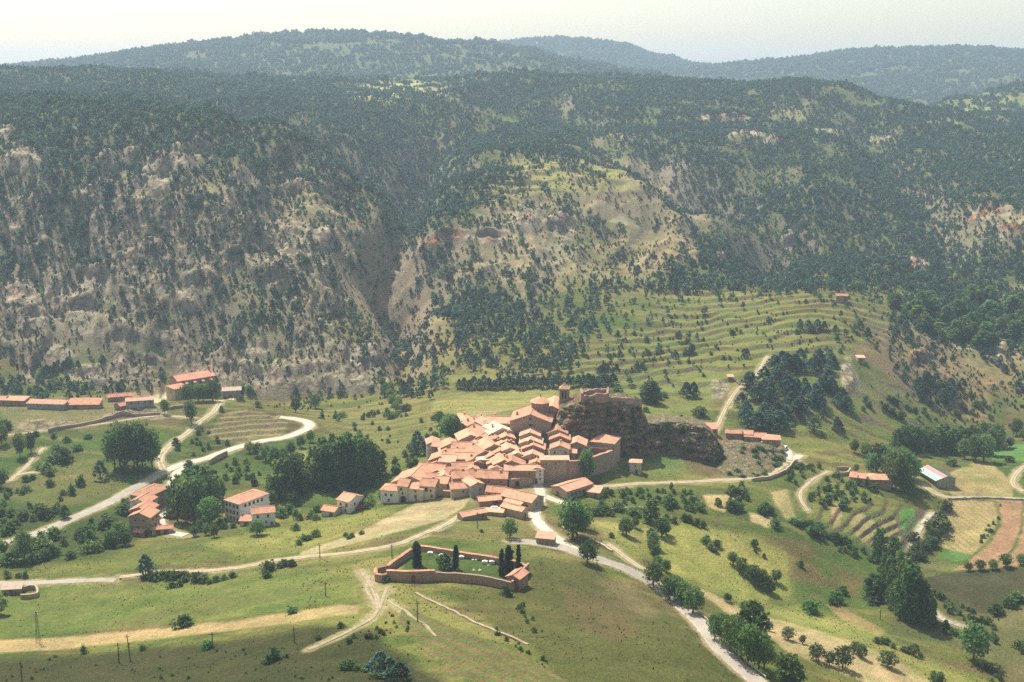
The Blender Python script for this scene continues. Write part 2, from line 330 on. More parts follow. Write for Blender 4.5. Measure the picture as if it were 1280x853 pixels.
for nm, w, kind, L, z in road_lines:
    r = w / 2 + 4
    for k in range(len(L) - 1):
        x0, y0 = L[k]
        j0, j1 = np.searchsorted(yy, (y0 - r, y0 + r)); sl_ = slice(max(j0 - 1, 0), j1 + 1)
        wx = Wd(np.array([y0]))[0]; i0, i1 = np.searchsorted(aa, ((x0 - r) / wx - .004, (x0 + r) / wx + .004))
        d = L[k + 1] - L[k]; dl = d @ d + 1e-9
        ax = XX[sl_, i0:i1] - x0; ay = YY[sl_, i0:i1] - y0
        t = np.clip((ax * d[0] + ay * d[1]) / dl, 0, 1)
        ds = np.hypot(ax - t * d[0], ay - t * d[1])
        rd = rdist[sl_, i0:i1]; up = ds - w / 2 < rd
        zt = z[k] + (z[k + 1] - z[k]) * t - (.5 if kind == 'bed' else 0)
        f = sstep(w / 2 + 3.5, w / 2 + .3, ds)
        Z2[sl_, i0:i1] = np.where(up, ZZ[sl_, i0:i1] * (1 - f) + zt * f, Z2[sl_, i0:i1])
        rdist[sl_, i0:i1] = np.where(up, ds - w / 2, rd)
ZZ = Z2
PX, PY = proj(XX, YY, ZZ)

# ------------------------------------------------------------------ materials
def newmat(name):
    m = bpy.data.materials.new(name); m.use_nodes = True
    b = m.node_tree.nodes['Principled BSDF']; b.inputs['Roughness'].default_value = .9
    b.inputs['Specular IOR Level'].default_value = .15
    return m, m.node_tree, b
def nd(nt, typ, **kw):
    x = nt.nodes.new(typ)
    for k, v in kw.items():
        if k in ('operation', 'blend_type', 'data_type', 'attribute_name', 'feature', 'vector_type', 'distance', 'noise_dimensions', 'mode'): setattr(x, k, v)
        else: x.inputs[k.replace('_', ' ')].default_value = v
    return x
def noise_fac(nt, scale, detail=3, coord='Object', lo=.3, hi=.7, rough=.6, stretch=None):
    tc = nt.nodes.new('ShaderNodeTexCoord'); n = nd(nt, 'ShaderNodeTexNoise', Scale=scale, Detail=detail, Roughness=rough)
    v = tc.outputs[coord]
    if stretch:
        mp = nt.nodes.new('ShaderNodeMapping'); mp.inputs['Scale'].default_value = stretch; nt.links.new(v, mp.inputs[0]); v = mp.outputs[0]
    nt.links.new(v, n.inputs['Vector'])
    r = nt.nodes.new('ShaderNodeMapRange'); r.inputs[1].default_value = lo; r.inputs[2].default_value = hi
    nt.links.new(n.outputs[0], r.inputs[0]); return r.outputs[0]
def mixc(nt, fac, a, b, blend='MIX'):
    m = nt.nodes.new('ShaderNodeMix'); m.data_type = 'RGBA'; m.blend_type = blend
    for s, v in ((0, fac), (6, a), (7, b)):
        if hasattr(v, 'is_output') or hasattr(v, 'links'): nt.links.new(v, m.inputs[s])
        elif isinstance(v, (int, float)): m.inputs[s].default_value = v
        else: m.inputs[s].default_value = (*v, 1)
    return m.outputs[2]
def bump(nt, b, h, strength=.3, dist=.1):
    n = nd(nt, 'ShaderNodeBump', Strength=strength, Distance=dist); nt.links.new(h, n.inputs['Height']); nt.links.new(n.outputs[0], b.inputs['Normal'])
def simple(name, c1, c2, scale, rough=.9, c3=None, scale3=.3, bmp=0, stretch=None, rnd=0):
    """two colours mixed by noise, a third in large patches; rnd varies the brightness from object to object"""
    m, nt, b = newmat(name); b.inputs['Roughness'].default_value = rough
    f = noise_fac(nt, scale, 4, stretch=stretch); c = mixc(nt, f, c1, c2)
    if c3: c = mixc(nt, noise_fac(nt, scale3, 3, lo=.45, hi=.75), c, c3)
    if rnd:
        oi = nt.nodes.new('ShaderNodeObjectInfo'); r = nt.nodes.new('ShaderNodeMapRange'); r.inputs[3].default_value = 1 - rnd; r.inputs[4].default_value = 1 + rnd
        nt.links.new(oi.outputs['Random'], r.inputs[0])
        h = nt.nodes.new('ShaderNodeHueSaturation'); nt.links.new(c, h.inputs['Color']); nt.links.new(r.outputs[0], h.inputs['Value']); c = h.outputs[0]
    nt.links.new(c, b.inputs['Base Color'])
    if bmp: bump(nt, b, f, .6, bmp)
    return m
def leaf_mat(name, dark, light, rnd=.35, hue=.03):
    m, nt, b = newmat(name); b.inputs['Roughness'].default_value = .75
    at = nt.nodes.new('ShaderNodeAttribute'); at.attribute_name = 'tint'
    c = mixc(nt, at.outputs['Fac'], dark, light)
    oi = nt.nodes.new('ShaderNodeObjectInfo'); h = nt.nodes.new('ShaderNodeHueSaturation')
    for k, lo, hi in ((4 - 2, 1 - rnd, 1 + rnd), (0, .5 - hue, .5 + hue)):
        r = nt.nodes.new('ShaderNodeMapRange'); r.inputs[3].default_value = lo; r.inputs[4].default_value = hi
        s = oi.outputs['Random']
        if k == 0:
            w = nd(nt, 'ShaderNodeMath', operation='MULTIPLY'); w.inputs[1].default_value = 7.31; nt.links.new(s, w.inputs[0])
            w2 = nd(nt, 'ShaderNodeMath', operation='FRACT'); nt.links.new(w.outputs[0], w2.inputs[0]); s = w2.outputs[0]
        nt.links.new(s, r.inputs[0]); nt.links.new(r.outputs[0], h.inputs['Value' if k else 'Hue'])
    nt.links.new(c, h.inputs['Color']); nt.links.new(h.outputs[0], b.inputs['Base Color'])
    tr = nt.nodes.new('ShaderNodeBsdfTranslucent'); nt.links.new(h.outputs[0], tr.inputs[0])
    mx = nt.nodes.new('ShaderNodeMixShader'); mx.inputs[0].default_value = .48
    nt.links.new(b.outputs[0], mx.inputs[1]); nt.links.new(tr.outputs[0], mx.inputs[2]); nt.links.new(mx.outputs[0], nt.nodes['Material Output'].inputs[0])
    return m
M = {}
M['bark'] = simple('bark', (.10, .075, .05), (.17, .13, .09), 3)
M['pine'] = leaf_mat('pine_needles', (.048, .102, .074), (.125, .205, .14), .5, .035)
M['poplar'] = leaf_mat('poplar_leaves', (.06, .13, .04), (.185, .29, .09), .4)
M['broad'] = leaf_mat('broad_leaves', (.058, .12, .04), (.18, .265, .085), .45)
M['bright'] = leaf_mat('bright_leaves', (.08, .16, .04), (.16, .25, .075), .3)
M['cypress'] = leaf_mat('cypress_leaves', (.022, .042, .024), (.045, .075, .035), .2)
M['scrub'] = leaf_mat('scrub_leaves', (.035, .06, .028), (.085, .11, .05), .4)
M['almond'] = leaf_mat('almond_leaves', (.07, .11, .045), (.13, .17, .07), .3)

def land_mat():
    m, nt, b = newmat('land'); b.inputs['Roughness'].default_value = .95; b.inputs['Specular IOR Level'].default_value = .05
    at = nt.nodes.new('ShaderNodeAttribute'); at.attribute_name = 'albedo'
    rk = nt.nodes.new('ShaderNodeAttribute'); rk.attribute_name = 'rockiness'
    f1 = noise_fac(nt, .9, 5, lo=.25, hi=.75, rough=.7); f2 = noise_fac(nt, .16, 4, lo=.3, hi=.7); f3 = noise_fac(nt, .035, 3, lo=.3, hi=.7)
    c = at.outputs['Color']
    c = mixc(nt, f1, mixc(nt, 1, c, (.6, .64, .58), 'MULTIPLY'), mixc(nt, 1, c, (1.4, 1.34, 1.3), 'MULTIPLY'))
    c = mixc(nt, f2, mixc(nt, 1, c, (.8, .86, .8), 'MULTIPLY'), mixc(nt, 1, c, (1.2, 1.13, 1.15), 'MULTIPLY'))
    c = mixc(nt, f3, mixc(nt, 1, c, (.9, .97, .88), 'MULTIPLY'), mixc(nt, 1, c, (1.1, 1.03, 1.08), 'MULTIPLY'))
    f0 = noise_fac(nt, 3.2, 3, lo=.3, hi=.7, rough=.7); c = mixc(nt, f0, mixc(nt, 1, c, (.72, .76, .7), 'MULTIPLY'), mixc(nt, 1, c, (1.28, 1.22, 1.2), 'MULTIPLY'))
    # bare earth and stones on banks too steep for grass
    g = nt.nodes.new('ShaderNodeNewGeometry'); sx = nt.nodes.new('ShaderNodeSeparateXYZ'); nt.links.new(g.outputs['Normal'], sx.inputs[0])
    r = nt.nodes.new('ShaderNodeMapRange'); r.inputs[1].default_value = .90; r.inputs[2].default_value = .76; nt.links.new(sx.outputs[2], r.inputs[0])
    st = mixc(nt, noise_fac(nt, .45, 5, lo=.3, hi=.7, rough=.75, stretch=(1, 1, 2.5)), (.16, .12, .085), (.36, .3, .24))
    ms = nd(nt, 'ShaderNodeMath', operation='MULTIPLY'); nt.links.new(r.outputs[0], ms.inputs[0]); nt.links.new(f1, ms.inputs[1])
    c = mixc(nt, ms.outputs[0], c, st)
    # fractured rock
    vo = nd(nt, 'ShaderNodeTexVoronoi', feature='DISTANCE_TO_EDGE', Scale=.16); tc = nt.nodes.new('ShaderNodeTexCoord')
    mp = nt.nodes.new('ShaderNodeMapping'); mp.inputs['Scale'].default_value = (1, .6, .8); nt.links.new(tc.outputs['Object'], mp.inputs[0])
    nz = nd(nt, 'ShaderNodeTexNoise', Scale=.12, Detail=5); nt.links.new(mp.outputs[0], nz.inputs['Vector'])
    va = nt.nodes.new('ShaderNodeVectorMath'); va.operation = 'MULTIPLY_ADD'; va.inputs[1].default_value = (14, 14, 14); nt.links.new(nz.outputs['Color'], va.inputs[0]); nt.links.new(mp.outputs[0], va.inputs[2])
    nt.links.new(va.outputs[0], vo.inputs['Vector'])
    cr = nt.nodes.new('ShaderNodeMapRange'); cr.inputs[1].default_value = 0; cr.inputs[2].default_value = .25; nt.links.new(vo.outputs['Distance'], cr.inputs[0])
    rc = mixc(nt, cr.outputs[0], mixc(nt, 1, c, (.45, .42, .42), 'MULTIPLY'), c)
    c = mixc(nt, rk.outputs['Fac'], c, rc)
    nt.links.new(c, b.inputs['Base Color'])
    hs = nd(nt, 'ShaderNodeMath', operation='MULTIPLY_ADD'); nt.links.new(cr.outputs[0], hs.inputs[0]); nt.links.new(rk.outputs['Fac'], hs.inputs[1]); nt.links.new(f1, hs.inputs[2])
    bump(nt, b, hs.outputs[0], .8, .5)
    return m
M['land'] = land_mat()

# ------------------------------------------------------------------ colours of the land (its own colours: soil, grass, stone)
def lerp(a, b, t): return a + (np.asarray(b, float) - a) * t[..., None]
n1 = fbm(XX / 38, YY / 38, 101, 4); n2 = fbm(XX / 14, YY / 14, 102, 3); n3 = fbm(XX / 90, YY / 110, 103, 3); n4 = fbm(XX / 6, YY / 6, 104, 2)
dens = cover(PX + 9 * n1, PY + 6 * n2) / 9.0
dens = np.where(YY > 2250, .9 + 0 * dens, dens)
mtn = mount
ALB = np.empty(XX.shape + (3,)); ALB[:] = (.13, .155, .046)
stk = fbm((XX * .96 + YY * .28) / 70, (YY * .96 - XX * .28) / 13, 111, 4); stk2 = fbm((XX * .96 - YY * .25) / 40, (YY * .96 + XX * .25) / 7, 112, 3)
ALB = lerp(ALB, (.225, .22, .078), sstep(-.05, .45, n3 + .4 * n2))
ALB = lerp(ALB, (.075, .125, .034), sstep(.0, .5, -n3 + .5 * n1) * .8)
ALB = lerp(ALB, (.165, .118, .068), sstep(.08, .45, stk + .3 * n4) * .8)
ALB = lerp(ALB, (.065, .11, .03), sstep(.08, .42, -stk + .3 * n2) * .7)
ALB = lerp(ALB, (.23, .2, .09), sstep(.22, .5, stk2) * .55)
ALB = lerp(ALB, (.085, .075, .038), sstep(.2, .5, -stk2 + .3 * n4) * .5)
MT = np.empty(XX.shape + (3,)); MT[:] = (.29, .24, .165)
MT = lerp(MT, (.18, .165, .085), sstep(-.1, .4, n1 + .5 * n2))
MT = lerp(MT, (.36, .31, .25), sstep(.15, .55, n2 - n3) * .8)
MT = lerp(MT, (.30, .20, .13), sstep(.25, .6, n3 + .5 * n4) * .6)
MT = lerp(MT, (.14, .13, .08), sstep(.1, .5, fbm(XX / 5, YY / 7, 121, 3)) * .6)
MT = lerp(MT, (.10, .115, .058), sstep(.35, .75, dens + .25 * n2))
ALB = lerp(ALB, MT, mtn) if False else ALB + (MT - ALB) * mtn[..., None]
ALB = lerp(ALB, (.185, .205, .07), tmask * .75 * (PX > 560) * (1 - sstep(.1, .5, n2)))
ALB = lerp(ALB, (.135, .09, .058), np.clip(riser * (1.25 + n2 + .6 * n4), 0, 1) * .9)
ALB = lerp(ALB, (.35, .30, .25), sstep(.25, .8, ribs + .35 * n4) * .85)
ALB = lerp(ALB, (.40, .345, .30), sstep(.2, .5, cragm + .25 * n4))
ALB = lerp(ALB, (.33, .165, .105), sstep(.2, .6, cragr + .2 * n2))
TINTS = [
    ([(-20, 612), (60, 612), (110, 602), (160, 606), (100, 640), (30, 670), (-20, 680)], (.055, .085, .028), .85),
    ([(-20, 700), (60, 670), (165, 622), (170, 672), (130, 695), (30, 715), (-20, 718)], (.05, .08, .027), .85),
    ([(330, 550), (390, 545), (490, 590), (480, 620), (380, 640), (330, 620)], (.065, .1, .03), .7),
    ([(1095, 690), (1130, 690), (1180, 790), (1120, 790)], (.06, .08, .032), .8),  # broad patches of other ground: polygon, colour, amount
    ([(-40, 826), (150, 812), (330, 800), (400, 780), (470, 790), (520, 830), (620, 900), (-40, 900)], (.05, .052, .026), .88),
    ([(470, 740), (560, 745), (640, 800), (720, 860), (960, 860), (900, 810), (830, 760), (740, 705), (660, 705), (640, 740)], (.09, .096, .036), .8),
    ([(700, 740), (780, 745), (800, 790), (760, 800), (700, 770)], (.14, .105, .06), .75),
    ([(740, 725), (800, 730), (815, 775), (790, 770)], (.27, .2, .13), .5),
    ([(0, 690), (150, 700), (330, 690), (300, 660), (170, 680), (60, 690)], (.095, .12, .04), .7),
    ([(0, 620), (60, 640), (160, 610), (120, 570), (20, 590)], (.17, .165, .065), .6),
    ([(400, 530), (470, 505), (560, 520), (540, 575), (480, 590), (430, 570)], (.2, .205, .08), .6),
    ([(330, 560), (480, 560), (480, 620), (340, 620)], (.11, .16, .05), .7),
    ([(690, 570), (735, 590), (780, 588), (770, 560)], (.08, .15, .045), .8),
    ([(760, 470), (900, 480), (880, 520), (800, 520)], (.19, .22, .075), .7),
    ([(800, 525), (970, 560), (975, 590), (880, 598), (800, 555)], (.17, .11, .085), .8),
    ([(860, 565), (900, 560), (880, 580)], (.3, .2, .13), .6),
    ([(1100, 640), (1160, 640), (1175, 800), (1120, 790)], (.12, .125, .06), .8),
    ([(1160, 745), (1290, 770), (1290, 860), (1180, 800)], (.15, .135, .075), .7),
    ([(490, 610), (540, 570), (580, 515), (700, 520), (775, 545), (770, 585), (720, 605), (640, 625), (560, 625)], (.36, .29, .2), .9),
    ([(560, 640), (640, 630), (690, 660), (640, 690), (560, 670)], (.23, .205, .09), .6),
    ([(480, 380), (530, 370), (540, 430), (500, 450)], (.36, .27, .18), .8),
    ([(360, 235), (400, 228), (440, 260), (400, 270)], (.34, .30, .18), .8),
    ([(1060, 440), (1120, 400), (1240, 470), (1230, 540), (1150, 490)], (.30, .20, .13), .6),
    ([(430, 108), (530, 100), (530, 124), (440, 124)], (.36, .36, .17), .9),
    ([(960, 125), (1010, 125), (1010, 150), (970, 145)], (.36, .32, .2), .7),
    ([(1150, 145), (1230, 118), (1290, 118), (1240, 150), (1190, 158)], (.22, .25, .1), .8),
    ([(1240, 360), (1290, 355), (1290, 372), (1220, 372)], (.25, .24, .1), .8),
    ([(640, 205), (780, 210), (780, 240), (640, 235)], (.27, .25, .11), .7),
    ([(0, 500), (200, 500), (200, 525), (0, 545)], (.24, .2, .13), .6),
]
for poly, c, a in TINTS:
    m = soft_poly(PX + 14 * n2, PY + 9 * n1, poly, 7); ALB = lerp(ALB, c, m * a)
dust = sstep(2.2, .2, rdist + 1.4 * n4); ALB = lerp(ALB, (.4, .33, .235), dust * .8 * (rdist < 20))
fid = np.zeros((len(yy) - 1, len(aa) - 1), int)
FX = (PX[:-1, :-1] + PX[1:, 1:]) / 2; FY = (PY[:-1, :-1] + PY[1:, 1:]) / 2
for k, (nm, poly, c, fur) in enumerate(FIELDS):
    me_ = nm == 'meadow'; m = soft_poly(PX + 3.0 * n4 + (9 if me_ else 2) * n2, PY + (6 if me_ else 1.8) * n2, poly, 9 if me_ else 1.6) * (.75 if me_ else 1)
    col = np.broadcast_to(np.asarray(c, float), ALB.shape).copy()
    col = col * (1 + .22 * n2 + .18 * n4)[..., None]
    if fur:
        per, ang, st, c2 = fur; a = math.radians(ang)
        ph = (XX * math.sin(a) + YY * math.cos(a)) + 2.2 * n1
        if nm == 'vineyard' and k < 10: ph = XX * math.sin(a) + YY * math.cos(a) + .012 * (XX + 10) ** 2 * (XX > -10) + .8 * n1
        s = .5 + .5 * np.sin(ph / per * 2 * math.pi)
        s = sstep(.35, .75, s) * st * (1 - .35 * sstep(0, .5, n2))
        col = lerp(col, c2, s)
        if nm == 'vineyard' and k < 10: ZZ = ZZ + m * s * .55
    ALB = lerp(ALB, col, m * .93)
    fid[in_poly(FX, FY, poly)] = k + 1
ALB = np.clip(ALB * np.where((fid2 := np.pad(fid, ((0, 1), (0, 1)))) > 0, 1, 1 - .16 * (1 - mount))[..., None] * np.array([.96, 1.0, .88]), .01, .7)
ROCKV = np.clip(np.maximum(sstep(.3, .7, cragm), ribs), 0, 1)

def mesh_from(name, V, Fc, mats, smooth=False):
    me = bpy.data.meshes.new(name); me.from_pydata([tuple(v) for v in V], [], Fc); 
    for m in mats: me.materials.append(m)
    if smooth: me.polygons.foreach_set('use_smooth', [True] * len(me.polygons))
    return me
def grid_mesh(name, sel):
    """the faces of the land grid chosen by sel, as one mesh with the shared normals and colours"""
    nj, ni = ZZ.shape
    j, i = np.nonzero(sel)
    q = np.stack([j * ni + i, j * ni + i + 1, (j + 1) * ni + i + 1, (j + 1) * ni + i], 1)
    used, inv = np.unique(q.ravel(), return_inverse=True); q = inv.reshape(-1, 4)
    me = bpy.data.meshes.new(name)
    me.vertices.add(len(used)); me.loops.add(q.size); me.polygons.add(len(q))
    co = np.stack([XX.ravel()[used], YY.ravel()[used], ZZ.ravel()[used]], 1)
    me.vertices.foreach_set('co', co.ravel().astype(np.float32))
    me.loops.foreach_set('vertex_index', q.ravel().astype(np.int32))
    me.polygons.foreach_set('loop_start', np.arange(0, q.size, 4, dtype=np.int32))
    me.polygons.foreach_set('use_smooth', np.ones(len(q), bool))
    me.update()
    ca = me.color_attributes.new('albedo', 'FLOAT_COLOR', 'POINT')
    ca.data.foreach_set('color', np.concatenate([ALB.reshape(-1, 3)[used], np.ones((len(used), 1))], 1).ravel().astype(np.float32))
    fa = me.attributes.new('rockiness', 'FLOAT', 'POINT'); fa.data.foreach_set('value', ROCKV.ravel()[used].astype(np.float32))
    me.materials.append(M['land'])
    me.normals_split_custom_set_from_vertices(NRM.reshape(-1, 3)[used].tolist()) if len(used) < 60000 else None
    return me
# smooth normals of the whole grid
du = np.stack([np.gradient(XX, axis=1), np.gradient(YY, axis=1) * 0, np.gradient(ZZ, axis=1)], -1)
dv = np.stack([np.gradient(XX, axis=0), np.gradient(YY, axis=0), np.gradient(ZZ, axis=0)], -1)
NRM = np.cross(du, dv); NRM /= np.linalg.norm(NRM, axis=-1, keepdims=True)

def tag(o, label=None, cat=None, group=None, kind=None):
    if label: o['label'] = label
    if cat: o['category'] = cat
    if group: o['group'] = group
    if kind: o['kind'] = kind
    return o
def link(name, me, parent=None, loc=None, rz=0):
    o = bpy.data.objects.new(name, me); COL.objects.link(o)
    if parent is not None: o.parent = parent
    if loc is not None: o.location = loc
    if rz: o.rotation_euler = (0, 0, rz)
    return o
rr = np.arange(len(yy) - 1)
FYY = np.broadcast_to(yy[:-1, None], fid.shape)
tag(link('mountains', grid_mesh('mountains', (FYY >= 2250) & (fid == 0))), kind='structure')
tag(link('hillside', grid_mesh('hillside', (FYY >= 690) & (FYY < 2250) & (fid == 0))), kind='structure')
tag(link('ground', grid_mesh('ground', (FYY < 690) & (fid == 0))), kind='structure')
for k, (nm, poly, c, fur) in enumerate(FIELDS):
    s = fid == k + 1
    if s.any(): tag(link(nm, grid_mesh(nm, s)), kind='structure')

M['asphalt'] = simple('asphalt', (.30, .27, .225), (.38, .34, .285), 1.2, c3=(.25, .225, .19), scale3=.15)
M['concrete'] = simple('pale_concrete', (.47, .41, .32), (.58, .51, .41), .8, c3=(.40, .34, .26), scale3=.2)
M['dirt'] = simple('dirt', (.38, .30, .205), (.52, .43, .31), .9, c3=(.28, .23, .14), scale3=.35)
M['path'] = simple('stony_path', (.27, .22, .145), (.44, .37, .26), 1.1, c3=(.2, .19, .09), scale3=.4); M['verge'] = simple('grassy_verge', (.2, .185, .085), (.38, .31, .2), 1.2, c3=(.15, .16, .06), scale3=.4); M['shoulder'] = simple('gravel_shoulder', (.3, .25, .18), (.46, .4, .31), 1.0, c3=(.2, .18, .1), scale3=.4)
M['bed'] = simple('stream_bed', (.33, .29, .23), (.5, .46, .39), .7, c3=(.15, .14, .09), scale3=.3)
for nm, w, kind, L, z in road_lines:
    t = np.gradient(L, axis=0); t /= np.linalg.norm(t, axis=1)[:, None] + 1e-9; nrm = np.stack([t[:, 1], -t[:, 0]], 1)
    rag = .10 if kind in ('asphalt', 'concrete') else .3
    V = []; Fc = []; mi = []; ks = [-1, -.75, -.22, .22, .75, 1]
    for i in range(len(L)):
        for j, k in enumerate(ks):
            e = w / 2 * k * (1 + (rag * 2 * (vnoise(np.array([i * .45]), np.array([j * 5.0]), 77)[0] - .5) if abs(k) == 1 else 0))
            x, y = L[i] + nrm[i] * e
            zz = max(z[i], ground(x, y) - .04) + (.14 if abs(k) < 1 else .07)
            V.append((x, y, zz if kind != 'bed' else ground(x, y) + .12))
    for i in range(len(L) - 1):
        for j in range(5): Fc.append((i * 6 + j, i * 6 + j + 1, i * 6 + j + 7, i * 6 + j + 6)); mi.append(1 if j in (0, 4) or (j == 2 and kind in ('dirt', 'path')) else 0)
    me = mesh_from(nm, V, Fc, [M[kind], M['shoulder' if kind in ('asphalt', 'concrete') else 'verge']], True); me.polygons.foreach_set('material_index', mi)
    tag(link(nm, me), kind='structure')

# ------------------------------------------------------------------ trees: meshes
def rotm(n, rng):
    a = rng.normal(size=(n, 3)); a /= np.linalg.norm(a, axis=1)[:, None]
    b = rng.normal(size=(n, 3)); b -= (a * b).sum(1)[:, None] * a; b /= np.linalg.norm(b, axis=1)[:, None]
    return a, b
def leaves(centres, radii, per, size, rng, flat=1.0, tilt=0):
    """clumps of small leaf faces: returns verts, quads, tint per vertex"""
    V = []; T = []
    for c, r in zip(centres, radii):
        p = rng.normal(size=(per, 3)); p /= np.linalg.norm(p, axis=1)[:, None]
        p *= r * rng.random((per, 1)) ** .45; p[:, 2] *= flat
        a, b = rotm(per, rng); s = size * (.6 + .8 * rng.random((per, 1)))
        q = np.stack([p - a * s, p + b * s * .75, p + a * s, p - b * s * .75], 1) + np.asarray(c)
        V.append(q.reshape(-1, 3)); T.append(np.repeat(np.clip(rng.random() * .7 + .5 * (rng.random(per) - .3), 0, 1), 4))
    V = np.concatenate(V); T = np.concatenate(T)
    return V, np.arange(len(V)).reshape(-1, 4), T
def tube_np(path, rad, sides=6):
    V = []; Fc = []
    for k, (p, r) in enumerate(zip(path, rad)):
        for s in range(sides):
            a = 2 * math.pi * s / sides; V.append((p[0] + r * math.cos(a), p[1] + r * math.sin(a), p[2]))
    for k in range(len(path) - 1):
        for s in range(sides):
            Fc.append((k * sides + s, k * sides + (s + 1) % sides, (k + 1) * sides + (s + 1) % sides, (k + 1) * sides + s))
    return np.array(V), Fc
def quick(name, V, Fc, mats, tint=None, midx=None):
    me = bpy.data.meshes.new(name); me.from_pydata(np.asarray(V).tolist(), [], [list(map(int, f)) for f in Fc])
    for m in mats: me.materials.append(m)
    if tint is not None:
        a = me.attributes.new('tint', 'FLOAT', 'POINT'); a.data.foreach_set('value', np.asarray(tint, np.float32))
    if midx is not None: me.polygons.foreach_set('material_index', np.asarray(midx, np.int32))
    return me
def crown_pts(kind, n, rng):
    """centres and radii of the clumps of a crown one metre high (base of crown .. top), per kind"""
    C = []; R = []
    for k in range(n):
        t = (k + rng.random()) / n
        if kind == 'pine': z = .22 + .76 * t; r = .30 * (1 - t) ** .75 * (.6 + .6 * rng.random()) + .02; rr_ = .11 * (1.25 - t)
        elif kind == 'poplar': z = .12 + .84 * t; r = .15 * math.sin(math.pi * min(1, .15 + .8 * t)) ** .6 * (.5 + .7 * rng.random()); rr_ = .085 * (1.15 - .6 * t)
        elif kind == 'broad': z = .28 + .66 * t; r = .36 * math.sin(math.pi * (.12 + .8 * t)) ** .7 * (.45 + .65 * rng.random()); rr_ = .15
        elif kind == 'cypress': z = .04 + .9 * t; r = .055 * math.sin(math.pi * min(1, .2 + .72 * t)) ** .7 * (.5 + .5 * rng.random()); rr_ = .06 * (1.1 - .75 * t)
        else: z = .12 + .62 * t; r = .42 * math.cos(t * 1.3) * rng.random() ** .5; rr_ = .24
        a = k * 2.4 + rng.random() * 1.5
        C.append((r * math.cos(a), r * math.sin(a), z)); R.append(rr_ * (.8 + .45 * rng.random()))
    return C, R
def tree_meshes(kind, mat, ncl, per, leaf, seed):
    rng = np.random.default_rng(seed)
    C, R = crown_pts(kind, ncl, rng)
    V, Q, T = leaves(C, R, per, leaf, rng)
    crown = quick('crown', V, Q, [mat], T)
    th = {'pine': .022, 'poplar': .017, 'broad': .03, 'cypress': .016, 'bush': .02}[kind]; top = {'pine': .9, 'poplar': .9, 'broad': .62, 'cypress': .85, 'bush': .4}[kind]
    path = [(.02 * rng.normal() * k, .02 * rng.normal() * k, top * k / 4) for k in range(5)]; path[0] = (0, 0, -.04)
    TV, TF = tube_np(path, [th * (1.25 - k * .24) for k in range(5)])
    TV = list(map(tuple, TV)); TF = list(TF)
    if kind in ('broad', 'pine', 'poplar'):
        for k in range(5):                                                     # limbs out to some of the clumps
            c = np.array(C[(k * 7 + 2) % len(C)]); s = np.array(path[1 + k % 3]); s = s + (0, 0, .02 * k)
            bv, bf = tube_np([s, s * .45 + c * .55 + (0, 0, -.02), c], [th * .45, th * .3, th * .12], 4)
            o = len(TV); TV += list(map(tuple, bv)); TF += [tuple(i + o for i in f) for f in bf]
    trunk = quick('trunk', TV, TF, [M['bark']])
    return crown, trunk
def joined(kind, mat, ncl, per, leaf, seed):
    """crown and trunk in one mesh, for the uncounted woods"""
    rng = np.random.default_rng(seed); C, R = crown_pts(kind, ncl, rng)
    V, Q, T = leaves(C, R, per, leaf, rng)
    path = [(0, 0, -.05), (.01, .0, .35), (0, 0, .8)]; TV, TF = tube_np(path, [.022, .016, .006], 4)
    Fc = [tuple(f) for f in Q] + [tuple(i + len(V) for i in f) for f in TF]
    return quick(kind + '_clump', np.concatenate([V, TV]), Fc, [mat, M['bark']], np.concatenate([T, np.zeros(len(TV))]), [0] * len(Q) + [1] * len(TF))

